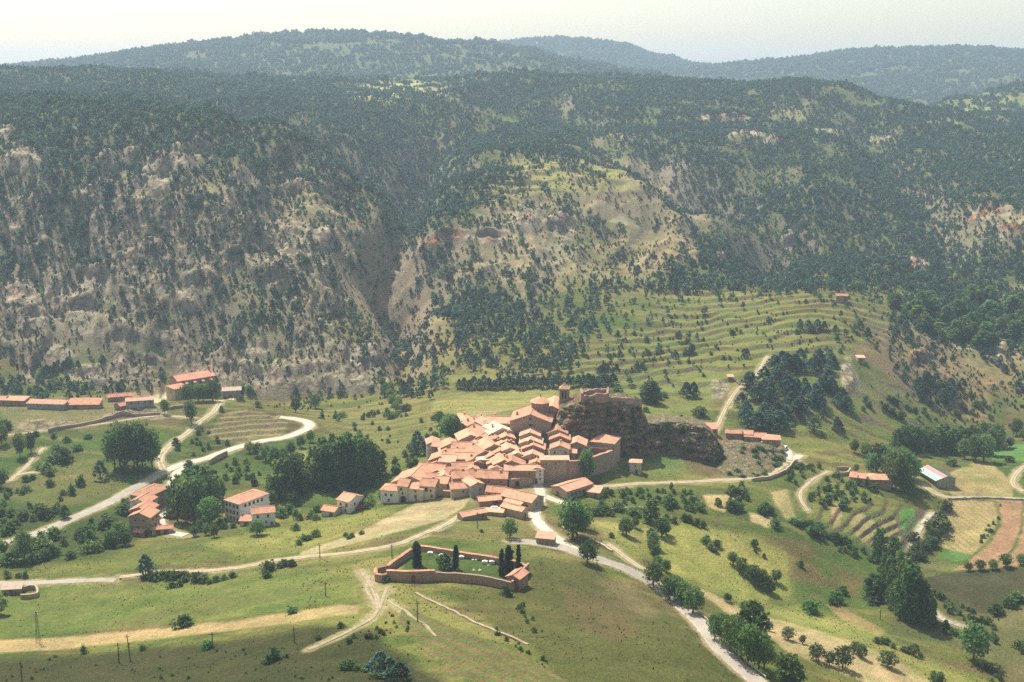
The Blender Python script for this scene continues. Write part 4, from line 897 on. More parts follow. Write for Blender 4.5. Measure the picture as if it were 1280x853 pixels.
# (label, px, py of the ridge, width, depth, eave height, yaw, roof kind, wall, tiles, chimneys)
VILLAGE = [
 ('small orange roofed house with grey side wall at the upper left village tip', 580, 520, 7, 10, 5, 28, 'front', 'grey', 'tile', 0),
 ('low orange roof running right from the upper left tip house', 590, 525, 8, 8, 4, 25, 'front', 'ochre', 'tile', 0),
 ('little house with a dark shaded wall on the upper rim, nearest the meadow', 600, 521, 5, 5, 5, 15, 'side', 'redstone', 'tile', 1),
 ('gabled house with long shaded eave on the upper rim left of the cream roof', 610, 523, 9, 10, 5, 30, 'front', 'redstone', 'tilepale', 0),
 ('wide low roofed house on the upper rim between the cream roof and the church', 627, 521, 12, 9, 5, -5, 'side', 'ochre', 'tile', 1),
 ('broad house with the palest cream roof, just left of the church front', 622, 531, 12, 12, 5, 20, 'front', 'cream', 'tilecream', 1),
 ('house with a long dark slanting side wall below the upper rim', 602, 534, 8, 11, 5, 35, 'front', 'redstone', 'tile', 0),
 ('broad gabled house beside the big dark tree', 586, 540, 11, 10, 5.5, 12, 'front', 'ochre', 'tile', 0),
 ('house with a small red gable in the upper middle, below the cream roof', 617, 543, 8, 9, 5, 28, 'front', 'redstone', 'tile', 1),
 ('house close against the left side wall of the church', 631, 541, 8, 9, 5, 10, 'front', 'ochre', 'tile', 0),
 ('small house with cream outer wall at the left edge under the big dark tree', 541, 549, 6, 8, 6, 8, 'front', 'cream', 'tile', 0),
 ('small orange roof behind the cream walled left edge house', 551, 553, 7, 6, 5, -10, 'side', 'redstone', 'tile', 0),
 ('plain house right below the big dark tree', 563, 551, 9, 9, 5, 8, 'front', 'ochre', 'tile', 0),
 ('house with a shaded arcade like front two roofs below the big dark tree', 579, 553, 10, 8, 5, 0, 'side', 'redstone', 'tile', 0),
 ('narrow house with a dark open gable left of the village middle', 593, 550, 5, 7, 5, 25, 'front', 'redstone', 'tile', 0),
 ('big roofed house at the centre of the upper village', 612, 551, 12, 11, 5, 22, 'front', 'ochre', 'tile', 1),
 ('house with pale bleached roof left of the narrow front gables', 634, 555, 9, 11, 5, 12, 'front', 'cream', 'tilepale', 1),
 ('gabled house with a long shaded eave above the grey flat roofed hut', 600, 560, 9, 10, 5, 25, 'front', 'redstone', 'tile', 0),
 ('gabled house with brown front and porch on the left side of the village', 552, 567, 10, 9, 4.5, -6, 'front', 'redstone', 'tile', 0),
 ('pale roofed house with red porch beside the brown fronted gable', 562, 569, 7, 9, 5, -14, 'side', 'ochre', 'tilepale', 0),
 ('house with low walled terrace left of the grey flat roofed hut', 581, 566, 8, 8, 5, -5, 'side', 'redstone', 'tile', 0),
 ('small pale house squeezed between roofs left of the grey hut', 590, 570, 6, 7, 5, 15, 'front', 'cream', 'tile', 0),
 ('long roofed house filling the left flank below the brown gable', 541, 580, 12, 10, 4.5, -18, 'side', 'ochre', 'tile', 0),
 ('house with plain sloping roof in front of the grey hut on its left', 578, 578, 9, 8, 5, 4, 'side', 'redstone', 'tile', 0),
 ('house with bright red triangular gable low on the left flank', 556, 589, 8, 9, 4.5, 2, 'front', 'redstone', 'tile', 0),
 ('large cream gable fronted house above the white front row', 520, 589, 17, 14, 5.5, -14, 'front', 'cream', 'tile', 0),
 ('wide roof stepping down beside the large cream gable', 540, 592, 11, 9, 4.5, -12, 'side', 'ochre', 'tile', 0),
 ('house with white gable and single window below the grey hut', 622, 580, 7, 7, 5, -6, 'front', 'white', 'tile', 0),
 ('tall roofed house right of the white gable', 627, 571, 9, 9, 6, 14, 'front', 'ochre', 'tile', 0),
 ('broad roofed house left of the column of narrow gables', 640, 572, 11, 9, 5.5, -2, 'front', 'ochre', 'tile', 1),
 ('long house with dark red shaded front left of the white gate house', 650, 581, 13, 7, 5.5, 0, 'side', 'redstone', 'tile', 0),
 ('small low roof tucked under the dark red front beside the gate house', 655, 595, 5, 3, 2.6, 0, 'shed', 'redstone', 'tile', 0),
 ('house with broad orange roof over a low dark wall in the lower middle', 620, 589, 10, 9, 4.5, -4, 'side', 'redstone', 'tile', 0),
 ('house with plain roof above the low ochre barn', 601, 588, 9, 9, 4.5, 6, 'side', 'ochre', 'tile', 0),
 ('gabled house over the long dark brown wall in the lower left', 583, 588, 13, 9, 4.5, 10, 'side', 'redstone', 'tile', 1),
 ('low roofed house left of the long dark brown wall', 566, 596, 9, 8, 4, 2, 'side', 'redstone', 'tile', 0),
 ('uppermost house of the narrow column under the church front', 663, 537, 9, 9, 5, -4, 'front', 'ochre', 'tilepale', 0),
 ('second house down in the column under the church front', 664, 546, 10, 8, 5, -4, 'front', 'ochre', 'tilepale', 0),
 ('third house down in the column under the church front, with dark eave', 667, 553, 10, 8, 5, -4, 'front', 'redstone', 'tile', 0),
 ('fourth house down in the column under the church front, with a roof window', 666, 563, 9, 9, 5, -4, 'front', 'ochre', 'tile', 1),
 ('top gabled house in the stack right of the white stepped street', 697, 534, 9, 8, 5, -4, 'front', 'ochre', 'tile', 0),
 ('middle gabled house with dark eave right of the white stepped street', 700, 542, 9, 8, 5, -4, 'front', 'redstone', 'tile', 0),
 ('cream fronted gabled house above the town wall right of the white street', 700, 554, 8.5, 8, 5.5, -4, 'front', 'cream', 'tile', 0),
 ('brown gabled house standing apart under the castle rock', 722, 549, 8, 9, 6, -8, 'front', 'stone', 'tile', 0),
 ('low wing with sloping orange roof behind the ivy tree', 749, 553, 9, 8, 5, -18, 'side', 'redstone', 'tile', 0),
 ('house with orange tiled roof on the left end of the town wall row', 712, 563, 6, 5, 4, -4, 'shed', 'stone', 'tile', 0),
 ('ochre roofed house between the village middle and the dark slanting wall', 595, 542, 8, 9, 4.8, 20, 'front', 'ochre', 'tile', 0),
 ('small roof with skylights right of the village centre roof', 624, 560, 8, 8, 5, 8, 'front', 'ochre', 'tile', 1),
 ('roof peeping between the grey hut and the broad roofs on its right', 613, 565, 7, 8, 5, 20, 'front', 'redstone', 'tile', 0),
 ('lowest narrow roof above the white gate house', 671, 573, 6, 8, 5.5, -4, 'front', 'ochre', 'tile', 0),
 ('red walled house between the left flank roof and the village middle', 570, 561, 8, 7, 4.8, 10, 'side', 'redstone', 'tile', 0),
 ('bleached roof at the foot of the pale roofed house left of the gables', 645, 563, 8, 8, 5, 8, 'front', 'cream', 'tilepale', 0),
 ('house roof between the red triangular gable and the brown wall', 571, 584, 9, 8, 4.6, -4, 'side', 'ochre', 'tile', 0),
 ('house roof at the upper edge directly behind the cream roof', 616, 526, 8, 7, 4.6, 10, 'side', 'ochre', 'tile', 0),
 ('tiny gabled roof below the slanting dark wall of the upper rim', 608, 541, 5.5, 7, 4.6, 30, 'front', 'redstone', 'tile', 0),
 ('small gable just right of the house beside the big dark tree', 595, 546, 5.5, 7, 4.6, 22, 'front', 'ochre', 'tile', 1),
 ('small gable peeping above the brown fronted left gable', 557, 559, 6, 7, 4.6, 8, 'front', 'redstone', 'tile', 0),
 ('small dark gabled roof between the arcade house and central roof', 590, 558, 6, 7, 4.6, 18, 'front', 'redstone', 'tile', 0),
 ('little gabled house above the left flank roof', 547, 574, 6, 7, 4.4, -4, 'front', 'ochre', 'tile', 0),
 ('little gabled house directly left of the grey hut', 596, 574, 5.5, 6, 4.6, 8, 'front', 'redstone', 'tile', 1),
 ('small gable between the red triangular gable and the long left roof', 548, 585, 6, 7, 4.2, -6, 'front', 'redstone', 'tile', 0),
 ('little roof with dark gable above the long dark brown wall', 589, 581, 6, 7, 4.5, 10, 'front', 'redstone', 'tile', 0),
 ('small gable right of the grey hut', 616, 574, 5.5, 7, 4.8, 6, 'front', 'redstone', 'tile', 0),
 ('small dark gabled roof left of the bleached roofs', 626, 550, 5.5, 7, 4.8, 18, 'front', 'redstone', 'tile', 0),
 ('little gable behind the roof with skylights', 633, 548, 6, 6, 4.8, 8, 'front', 'ochre', 'tile', 0),
 ('small gable wedged above the dark red shaded front', 643, 577, 6, 6, 4.8, -2, 'front', 'ochre', 'tile', 1),
]
for lb, px, py, w, d, h, ya, rk_, wl, tl, ch in VILLAGE: house(lb, px, py, w, d, h, ya, rk_, wl, tl, chim=max(ch, int(random.Random(px * 3 + py).random() < .45)), group='houses of the hill village')
g_ = 'houses of the hill village'
house('leftmost white house with hipped roof at the end of the front row', 487, 629, 8, 8, 5.5, -12, 'hip', 'white', 'tile', anchor='base', op=[W('f', .3, 3.6), W('f', .6, 3.6), W('f', .45, 1.3), W('r', .5, 3.4)], group=g_)
house('narrow cream house with big arched doorway in the white front row', 503, 628, 4.5, 9, 7, -14, 'side', 'cream', 'tile', anchor='base', op=[AR('f', .6), W('f', .4, 5.8, .7, .9), W('f', .55, 3.9, .7, .9)], group=g_)
house('long cream house with dull brown roof in the middle of the front row', 517, 627, 8.5, 9, 5.6, -14, 'side', 'cream', 'tile', anchor='base', op=[W('f', .6, 4.5, .6, .7), W('f', .6, 2.3), W('f', .65, .9, .6, .6)], group=g_)
house('cream house with arched door and tall window in the front row', 534, 625, 6.5, 9, 6, -14, 'side', 'cream', 'tile', anchor='base', op=[AR('f', .15, 1.7, 2.3), W('f', .45, 4.5, 1.0, 1.6), W('f', .75, 4.2, .6, .7), W('f', .82, 1.7)], group=g_, chim=1)
house('yellowish plain walled house at the right end of the front row', 550, 620, 6, 8, 5.5, -12, 'side', 'ochre', 'tile', anchor='base', op=[W('f', .3, 4.2, .6, .7)], group=g_)
house('low shed with orange brick wall right of the front row', 562, 621, 5, 4, 2.4, -14, 'shed', 'redstone', 'tile', anchor='base', cat='shed', name='shed', op=[('door', 'f', .6, .9, 1, 1.8)])
house('ochre house with low wall beside the bush at the stubble field end', 579, 621, 10, 7, 3.6, 14, 'side', 'ochre', 'tile', anchor='base', op=[Hh('f', .5, 2.2)], group=g_)
house('house with grey gable end facing the stubble field', 597, 621, 6, 9, 5.0, 26, 'front', 'grey', 'tile', anchor='base', op=[Hh('f', .7, 3.0), Hh('f', .65, 1.0, .6, .5)], group=g_)
house('grey hut with flat pale rimmed roof amid the orange roofs', 607, 572, 7.5, 5, 5.4, -4, 'shed', 'grey', 'tilecream', rise=.7, op=[Hh('f', .15, 4.4, .5, .6), Hh('f', .85, 1.6, .8, 1.2)], group=g_)
house('low ochre barn with dark square door left of the white gate house', 651, 608, 10, 5, 3.4, 10, 'side', 'ochre', 'tile', anchor='base', cat='barn', name='barn', op=[('arch', 'f', .35, 1.3, 1.8, 2.4)], rise=.6)
house('long low building with brown wall left of the ochre barn', 631, 606, 12, 5, 3.0, -8, 'side', 'redstone', 'tile', anchor='base', cat='barn', name='barn', op=[Hh('f', .3, 1.8), Hh('f', .7, 1.8)], rise=.6)
house('white gate house with arched passage and five small windows', 671.5, 605, 5.4, 8, 6.4, 0, 'front', 'white', 'tile', anchor='base', op=[AR('f', .28, 2.2, 2.6), W('f', .28, 5.6, .6, .6), W('f', .72, 5.6, .6, .6), W('f', .28, 4.3, .6, .6), W('f', .72, 4.3, .6, .6), W('f', .72, 2.3, .6, .6)], group=g_, rise=.8)
house('small annex with pale lean-to roof right of the white gate house', 687, 600, 5, 3.5, 3, 0, 'shed', 'ochre', 'tilepale', anchor='base', cat='annex', name='annex', op=[('hole', 'f', .75, 1.1, .8, 1.1)])
house('large brown blank walled house below the white stepped street', 693, 601, 12, 5, 9.2, 0, 'flat', 'stone', 'tilepale', anchor='base', op=[Hh('f', .2, 7.4, .6, .8), Hh('f', .55, 7.6, .6, .7), Hh('f', .55, 5.8, .5, .6)], group=g_)
house('tall house with broad roof under the castle rock, rightmost of the village', 757, 543, 11, 11, 8.5, -20, 'hip', 'stone', 'tile', op=[Hh('f', .3, 6.4), Hh('r', .5, 6)], group=g_)
house('house with short red gable in front of the rightmost village house', 748, 549, 8, 6, 6, -16, 'side', 'redstone', 'tile', group=g_)
house('big barn with wide orange roof and row of openings beside the entrance road', 699, 621, 9, 15, 3.4, -48, 'front', 'stone', 'tile', anchor='base', cat='barn', name='barn', rise=1.2, op=[('hole', 'r', u, 1.5, .8, 1.3) for u in (.2, .35, .5, .65, .8)] + [('door', 'f', .4, 1.1, 1.6, 2.2)])
house('small square shed with tiled roof right of the big barn', 741, 622, 5.5, 5, 2.2, -20, 'shed', 'stone', 'tile', anchor='base', cat='shed', name='shed', op=[('door', 'f', .7, .9, 1, 1.8)])
house('front range with three dark garage doors below the grey gable', 619, 625, 8, 7, 3.2, -12, 'side', 'redstone', 'tile', anchor='base', cat='barn', name='barn', op=[('arch', 'f', .2, 1.2, 1.7, 2.3), ('arch', 'f', .52, 1.2, 1.7, 2.3), ('arch', 'f', .85, 1.2, 1.5, 2.2)])
house('long barn with the broadest roof sloping down to the entrance road', 645, 634, 15, 9, 3.4, -35, 'side', 'ochre', 'tile', anchor='base', cat='barn', name='barn', op=[Hh('r', .4, 1.8), D('f', .85, 1.2, 2)])
house('narrow lean-to with low roof in front of the longest barn', 640, 636, 8, 3, 2.4, -35, 'shed', 'redstone', 'tile', anchor='base', cat='shed', name='shed', op=[D('f', .8, 1, 1.8)])
house('open fronted shed sheltering a red tractor', 613, 634, 9, 5, 2.8, 14, 'side', 'redstone', 'tile', anchor='base', cat='shed', name='shed', op=[('arch', 'f', .75, 1.2, 2.4, 2.3)])
house('low ochre barn with long tiled roof right of the open shed', 639, 646, 10, 4.5, 3.2, -35, 'side', 'ochre', 'tile', anchor='base', cat='barn', name='barn', op=[D('r', .5, 1.2, 1.8)])
house('lowest long shed with orange roof beside the pale ramp', 594, 650, 11, 4.5, 2.2, 32, 'side', 'stone', 'tile', anchor='base', cat='shed', name='shed', op=[D('f', .8, 1.2, 1.7)])
house('narrow strip roofed shed right of the lowest long shed', 616, 645, 8, 2.2, 1.6, -14, 'shed', 'ochre', 'tilepale', anchor='base', cat='shed', name='shed', op=[Hh('f', .5, .9, .6, .5)])
house('stone hut without windows beside the road above the cemetery', 681, 681, 6.5, 4, 2.3, -14, 'shed', 'stone', 'tilepale', anchor='base', cat='hut', name='stone_hut', op=[D('l', .4, 1, 1.7)])
house('pale square tower house standing alone below the castle rock', 794, 592, 5.2, 4.8, 5.0, -8, 'hip', 'cream', 'tilepale', anchor='base', op=[Hh('f', .6, .9, .8, 1.5), Hh('f', .5, 3.6, .5, .6)], name='tower_house', rise=1.1)
# beyond the village
house('white three storey guest house with hipped roof in the grove', 291, 652, 9, 16, 8.4, -36, 'hip', 'white', 'tile', anchor='base', name='guest_house', rise=1.9, deep=4,
      op=[(('shutter' if v < 6 and u in (.38, .62) else 'window'), 'f', u, v, .95, 1.25) for u in (.14, .38, .62, .86) for v in (1.5, 4.3, 7.0)] + [W('r', u, 7.0, 1.0, 1.2) for u in (.2, .34, .48, .62, .76)] + [D('r', .12)])
house('white two storey house with single tiled roof right of the guest house', 330, 658, 9, 7, 5.6, 16, 'side', 'white', 'tile', anchor='base', name='white_house', op=[W('f', .25, 4.3), W('f', .7, 4.3), W('f', .6, 1.8, .7, .8), W('l', .5, 4), ('shutter', 'f', .85, 1.0, 1, 1.2)])
house('low red roofed annex between the two white houses', 308, 658, 5.5, 4, 2.2, -4, 'shed', 'cream', 'tilered', anchor='base', cat='annex', name='annex', op=[D('f', .5, 1.6, 1.7)])
house('white house beside the red car on the meadow edge', 429, 641, 6.5, 9, 5.2, -34, 'side', 'white', 'tile', anchor='base', name='white_house', op=[W('f', .3, 3.6), W('f', .7, 1.4, .7, 1), W('r', .4, 3.4), ('shutter', 'f', .8, 3.7, .9, 1.3)])
house('low annex with orange roof left of the white house with the red car', 410, 646, 6, 6, 2.4, -20, 'side', 'cream', 'tile', anchor='base', cat='annex', name='annex', op=[D('f', .75, 1.4, 1.8)])
gr = 'terraced houses along the side street'
house('uppermost house of the street row with long hipped roof', 188, 608, 9, 15, 7.5, -24, 'hip', 'stone', 'tile', op=[W('r', u, v) for u in (.15, .4, .65, .9) for v in (6, 3.4)] + [W('f', .5, 6)], group=gr, name='row_house')
house('street row house with white gable, second from the top', 179, 620, 8, 8, 7.5, -16, 'front', 'white', 'tile', op=[W('r', .3, 6), W('r', .7, 6), W('r', .5, 3.4), W('f', .4, 6.3)], group=gr, name='row_house')
house('street row house with plain shallow gable, third from the top', 179.5, 630, 8.6, 8, 7.5, -12, 'front', 'redstone', 'tilered', op=[W('r', .3, 6), W('r', .7, 6), W('r', .5, 3.4)], group=gr, name='row_house')
house('lowest house of the street row with brown gable over a white band', 179.5, 637, 9.2, 8, 7.5, -10, 'front', 'stone', 'tile', op=[W('r', .3, 6), W('r', .7, 6), W('r', .5, 3.4), Hh('f', .3, 6), Hh('f', .7, 6), W('f', .4, 3.0)], group=gr, name='row_house')
house('white walled extension at the foot of the street row', 177, 668, 7.5, 4, 4.6, -10, 'shed', 'white', 'tilecream', anchor='base', cat='annex', name='annex', op=[W('f', .4, 3), W('f', .75, 3), D('f', .6)], rise=.5)
house('tiny lean-to with red roof at the foot of the street row', 173, 671, 4, 3.4, 1.8, -10, 'shed', 'redstone', 'tilered', anchor='base', cat='shed', name='shed', op=[D('f', .5, 1, 1.5)])
house('low garages with red roof beside the pale street end', 203, 668, 8, 3.5, 2.2, 10, 'side', 'ochre', 'tilered', anchor='base', cat='garage', name='garage', op=[D('f', .3, 1.8, 1.8), D('f', .7, 1.8, 1.8)])
# the convent on the spur
def bell_gable(x, y, z, e):
    b = MB(); b.box(-1.1, -.55, -.35, .35, 0, 2.2); b.box(.55, 1.1, -.35, .35, 0, 2.2); b.box(-1.1, 1.1, -.35, .35, 2.2, 2.8); b.slab([(-1.3, -.5, 2.8), (0, -.5, 3.5), (0, .5, 3.5), (-1.3, .5, 2.8)], .12, 1); b.slab([(0, -.5, 3.5), (1.3, -.5, 2.8), (1.3, .5, 2.8), (0, .5, 3.5)], .12, 1); b.box(-.3, .3, -.3, .3, 1.0, 1.8)
    o = link('bell_gable', b.mesh('bell_gable', [M['redstone'], M['tile']]), e); o.location = (x, y, z); return o
cv = house('convent church with long red roof, buttresses and small bell gable', 240, 466, 13, 24, 10.5, -52, 'front', 'redstone', 'tilered', cat='church', name='convent_church', op=[('arch', 'f', .5, 6, 1.2, 2)] + [W('r', u, 8, .9, 1.5) for u in (.2, .4, .6, .8)], rise=2.4)
bell_gable(0, 11, 12.6, cv)
for k in range(4):
    b = MB(); b.box(-.1, 2.0, -.7, .7, -3, 8.6); b.slab([(-.1, -.9, 10.0), (-.1, .9, 10.0), (2.3, .9, 8.8), (2.3, -.9, 8.8)], .18, 1); o = link('buttress', b.mesh('buttress', [M['redstone'], M['pink']]), cv); o.location = (6.5, -7 + k * 5.2, 0)
house('square ochre wing of the convent with its own red roof', 222, 480, 10, 9, 8.0, -46, 'hip', 'ochre', 'tilered', name='convent_wing', op=[Hh('f', .5, 5.5), Hh('r', .3, 5.5), Hh('r', .7, 5.5)], rise=1.4)
house('white roofed hut standing right of the convent trees', 290, 497, 11, 9, 4.2, 12, 'side', 'stone', 'tilecream', anchor='base', cat='hut', name='stone_hut', op=[D('f', .4, 1.6, 2.2)], rise=1.2)
house('long farm building with grey white wall and row of small windows', 175, 510, 14, 6, 4.0, 14, 'side', 'grey', 'tilepale', anchor='base', cat='barn', name='barn', op=[Hh('f', u, 2.8, .7, .8) for u in (.2, .45, .7, .9)])
house('red roofed barn behind the grey white farm building', 150, 503, 13, 6, 3.2, 18, 'side', 'redstone', 'tilered', anchor='base', cat='barn', name='barn')
house('short red roofed barn end left of the grey white farm building', 147, 513, 6, 8, 2.6, -38, 'front', 'redstone', 'tilered', anchor='base', cat='barn', name='barn')
house('low ruined looking barn with dull red roof', 104, 512, 17, 7, 2.6, 2, 'shed', 'redstone', 'tilered', anchor='base', cat='barn', name='barn', rise=1.6)
house('long low shed with pale roof and grey wall on the spur edge', 57, 512, 21, 5, 3.0, -6, 'shed', 'grey', 'tilepale', anchor='base', cat='shed', name='shed', rise=.9, op=[Hh('f', u, 1.8) for u in (.3, .6)])
house('low reddish walled barn at the left edge of the spur', 14, 508, 15, 6, 3.2, -6, 'shed', 'redstone', 'tilered', anchor='base', cat='barn', name='barn', rise=.7)
house('small red roof at the far left edge behind the low barn', 2, 495, 6, 6, 3.4, 0, 'side', 'redstone', 'tilered', cat='barn', name='barn')
# right hand side
house('house at the right end of the row under the pine knoll', 964, 543, 9, 8, 4.6, -8, 'hip', 'redstone', 'tile', name='hill_house')
house('low lean-to in front of the house under the pine knoll', 962, 551, 8, 4, 2.6, -10, 'shed', 'redstone', 'tile', cat='shed', name='shed')
house('long red roof left of the house under the pine knoll', 944, 541, 11, 7, 3.6, -12, 'side', 'redstone', 'tilered', name='hill_house')
house('middle red roof of the row under the pine knoll', 930, 538, 9, 6, 3.4, -14, 'side', 'redstone', 'tilered', name='hill_house')
house('red roof at the left end of the row under the pine knoll', 917, 537, 8, 6, 3.2, -8, 'side', 'redstone', 'tilered', name='hill_house')
house('ruined red walled hut on the cliff top left of the row', 886, 533, 8, 6, 3, 4, 'shed', 'redstone', 'tilered', cat='hut', name='stone_hut')
house('left of the two brown farmhouses among the valley trees', 1073, 591, 7, 7, 3.4, -20, 'side', 'ochre', 'tile', name='farmhouse', cat='farmhouse')
house('right of the two brown farmhouses among the valley trees', 1097, 592, 11, 8, 3.8, -6, 'hip', 'redstone', 'tile', name='farmhouse', cat='farmhouse')
house('tiny orange roofed house by the green plot on the right edge', 1253, 552, 5, 5, 3, -10, 'front', 'ochre', 'tile', name='cottage', cat='cottage')
house('solitary red roofed barn on top of the terraced slope', 1052, 367, 8, 6, 4, -6, 'side', 'redstone', 'tilered', cat='barn', name='barn')
house('red roofed farmhouse hidden in the far right woods', 1199, 402, 10, 7, 4, 0, 'side', 'redstone', 'tilered', name='farmhouse', cat='farmhouse')
house('pale hut in the middle of the terraces', 1075.5, 446, 4.5, 4, 2.4, 0, 'shed', 'ochre', 'tilepale', cat='hut', name='stone_hut', rise=.6)
house('tiny orange hut beside the terrace track', 913, 552 - 82, 3, 3, 2.2, 0, 'shed', 'redstone', 'tile', cat='hut', name='stone_hut', rise=.5)
house('pale roofed shed by the road on the lower left edge', 14.5, 744, 6.6, 3.4, 2.2, 8, 'shed', 'redstone', 'tilecream', anchor='base', cat='shed', name='shed', rise=.9)
def striped_barn():
    X, Y = hit(1171, 601); zg = ground(X, Y); e = bpy.data.objects.new('striped_barn', None); COL.objects.link(e); e.location = (X, Y, zg); e.rotation_euler = (0, 0, math.radians(12))
    tag(e, 'long barn with roof in mint, pink and dark green stripes by the tan field', 'barn')
    w, d, h, r = 4.6, 8.5, 3.6, 1.5
    b = MB(); b.quad([(-w, -d, -3), (w, -d, -3), (w, -d, h), (0, -d, h + r), (-w, -d, h)]); b.quad([(w, d, -3), (-w, d, -3), (-w, d, h), (0, d, h + r), (w, d, h)]); b.quad([(w, -d, -3), (w, d, -3), (w, d, h), (w, -d, h)]); b.quad([(-w, d, -3), (-w, -d, -3), (-w, -d, h), (-w, d, h)])
    link('wall', b.mesh('wall', [M['grey']]), e)
    s = r / w
    for nm, x0, x1, m in (('mint_roof_strip', -w - 1.6, -2.6, 'mint'), ('pink_roof_strip', -2.6, 0, 'pink'), ('green_roof_strip', 0, w + .5, 'dkgreen')):
        b = MB(); f = lambda x: h + r - abs(x) * s + .15
        b.slab([(x0, -d - .4, f(x0)), (x1, -d - .4, f(x1)), (x1, d + .4, f(x1)), (x0, d + .4, f(x0))], .12); n = max(2, int((d * 2) / 1.2))
        for k in range(n): y = -d + k * 1.2; b.slab([(x0, y, f(x0) + .05), (x1, y, f(x1) + .05), (x1, y + .12, f(x1) + .05), (x0, y + .12, f(x0) + .05)], .06)
        link(nm, b.mesh(nm, [M[m]]), e)
    for k in range(5): p = link('pilaster', OPEN_P, e); p.location = (-4 + k * 2, -d - .06, 0)
b = MB(); b.box(-.18, .18, -.1, .05, -2, 3.5); OPEN_P = b.mesh('pilaster', [M['stone']])
striped_barn()

# ------------------------------------------------------------------ the church, the castle, walls
def church():
    X, Y = hit(663, 549); zg = ground(X, Y); e = bpy.data.objects.new('village_church', None); COL.objects.link(e); e.location = (X, Y, zg); e.rotation_euler = (0, 0, math.radians(-7))
    tag(e, 'large stone church with gabled front, tiled octagonal dome and bell tower', 'church')
    w2, d, h, r = 9.2, 16, 8.2, 3.4
    b = MB(); b.quad([(-w2, 0, -4), (w2, 0, -4), (w2, 0, h), (0, 0, h + r), (-w2, 0, h)]); b.quad([(w2, d, -4), (-w2, d, -4), (-w2, d, h), (0, d, h + r), (w2, d, h)]); b.quad([(w2, 0, -4), (w2, d, -4), (w2, d, h), (w2, 0, h)]); b.quad([(-w2, d, -4), (-w2, 0, -4), (-w2, 0, h), (-w2, d, h)])
    for k in range(9):                                           # quoins and plinth of the front
        for x in (-w2 - .05, w2 - .75 - .2 * (k % 2)): b.box(x, x + .8 + .2 * (k % 2), -.08, .3, k * .9, k * .9 + .8)
    link('wall', b.mesh('wall', [M['stone']]), e)
    b = MB(); s = r / w2; z0 = h + r + .25
    for sg in (-1, 1):
        P_ = [(0, -.7, z0), (sg * (w2 + .6), -.7, h - s * .6 + .25), (sg * (w2 + .6), d + .5, h - s * .6 + .25), (0, d + .5, z0)]; b.slab(P_ if sg < 0 else P_[::-1], .25)
    b.box(-.2, .2, -.72, d + .5, z0 - .05, z0 + .15); link('roof', b.mesh('roof', [M['tile']]), e)
    for k, (u, v, sx, sz, kd) in enumerate(((0, h + 1.2, 1.0, 1.2, 'hole'), (0, h - 1.6, 1.6, 1.0, 'arch'), (0, 1.5, 2.2, 3.2, 'arch'))):
        o = link('window' if k < 2 else 'door', OPEN[kd], e); o.location = (u, 0, v); o.scale = (sx, 1, sz)
    # nave going back to the right, with its own roof
    b = MB(); nx, ny = 8.5, 14; b.box(nx - 6, nx + 6, ny, ny + 18, -4, 9.0); link('nave_wall', b.mesh('nave_wall', [M['stone']]), e)
    b = MB(); P1 = [(nx, ny - .5, 12.2), (nx - 6.6, ny - .5, 9.1), (nx - 6.6, ny + 18.5, 9.1), (nx, ny + 18.5, 12.2)]; P2 = [(nx, ny - .5, 12.2), (nx + 6.6, ny - .5, 9.1), (nx + 6.6, ny + 18.5, 9.1), (nx, ny + 18.5, 12.2)]
    b.slab(P1, .25); b.slab(P2[::-1], .25); b.quad([(nx - 6, ny, 9), (nx + 6, ny, 9), (nx, ny, 12)]); b.quad([(nx - 6, ny + 18, 9), (nx + 6, ny + 18, 9), (nx, ny + 18, 12)]); link('nave_roof', b.mesh('nave_roof', [M['tile']]), e)
    # eight sided drum and dome roof with a small lantern
    cx, cy = 3.2, 12.5; b = MB(); n = 8; R = 4.3; ring = lambda rad, z: [(cx + rad * math.cos((k + .5) * math.pi / 4), cy + rad * math.sin((k + .5) * math.pi / 4), z) for k in range(n)]
    A, B = ring(R, 8), ring(R, 14.2)
    for k in range(n): b.quad([A[k], A[(k + 1) % n], B[(k + 1) % n], B[k]])
    A, B = ring(R + .25, 14.0), ring(R + .25, 14.4)
    for k in range(n): b.quad([A[k], A[(k + 1) % n], B[(k + 1) % n], B[k]])
    b.quad(A[::-1]); b.quad(B); link('drum', b.mesh('drum', [M['redstone']]), e)
    b = MB(); A = ring(R + .6, 14.42); M1 = ring(R * .5, 15.9)
    for k in range(n): b.quad([A[k], A[(k + 1) % n], M1[(k + 1) % n], M1[k]]); b.quad([M1[k], M1[(k + 1) % n], (cx, cy, 16.9)])
    b.quad(A[::-1]); dm = link('dome_roof', b.mesh('dome_roof', [M['tile']]), e)
    b = MB(); b.tube([(cx, cy, 16.6), (cx, cy, 17.6), (cx, cy, 17.9)], [.32, .28, .05], 8); link('finial', b.mesh('finial', [M['stone']]), dm)
    b = MB(); b.box(-7.2, -6.4, 6, 6.8, h, h + 2.6); b.box(-7.35, -6.25, 5.85, 6.95, h + 2.6, h + 2.8); link('chimney', b.mesh('chimney', [M['redstone']]), e)
    # bell tower
    tx, ty = 13.8, 18.5; b = MB(); b.box(tx - 2.2, tx + 2.2, ty - 2.2, ty + 2.2, -2, 15)
    for sx in (-1, 1):
        for sy in (-1, 1): b.box(tx + sx * 1.65 - .55, tx + sx * 1.65 + .55, ty + sy * 1.65 - .55, ty + sy * 1.65 + .55, 15, 19)
    for q in (0, 1):
        for sg in (-1, 1):
            x, y = (tx, ty + sg * 1.7) if q == 0 else (tx + sg * 1.7, ty); b.box(x - .28, x + .28, y - .28, y + .28, 15, 18.4)
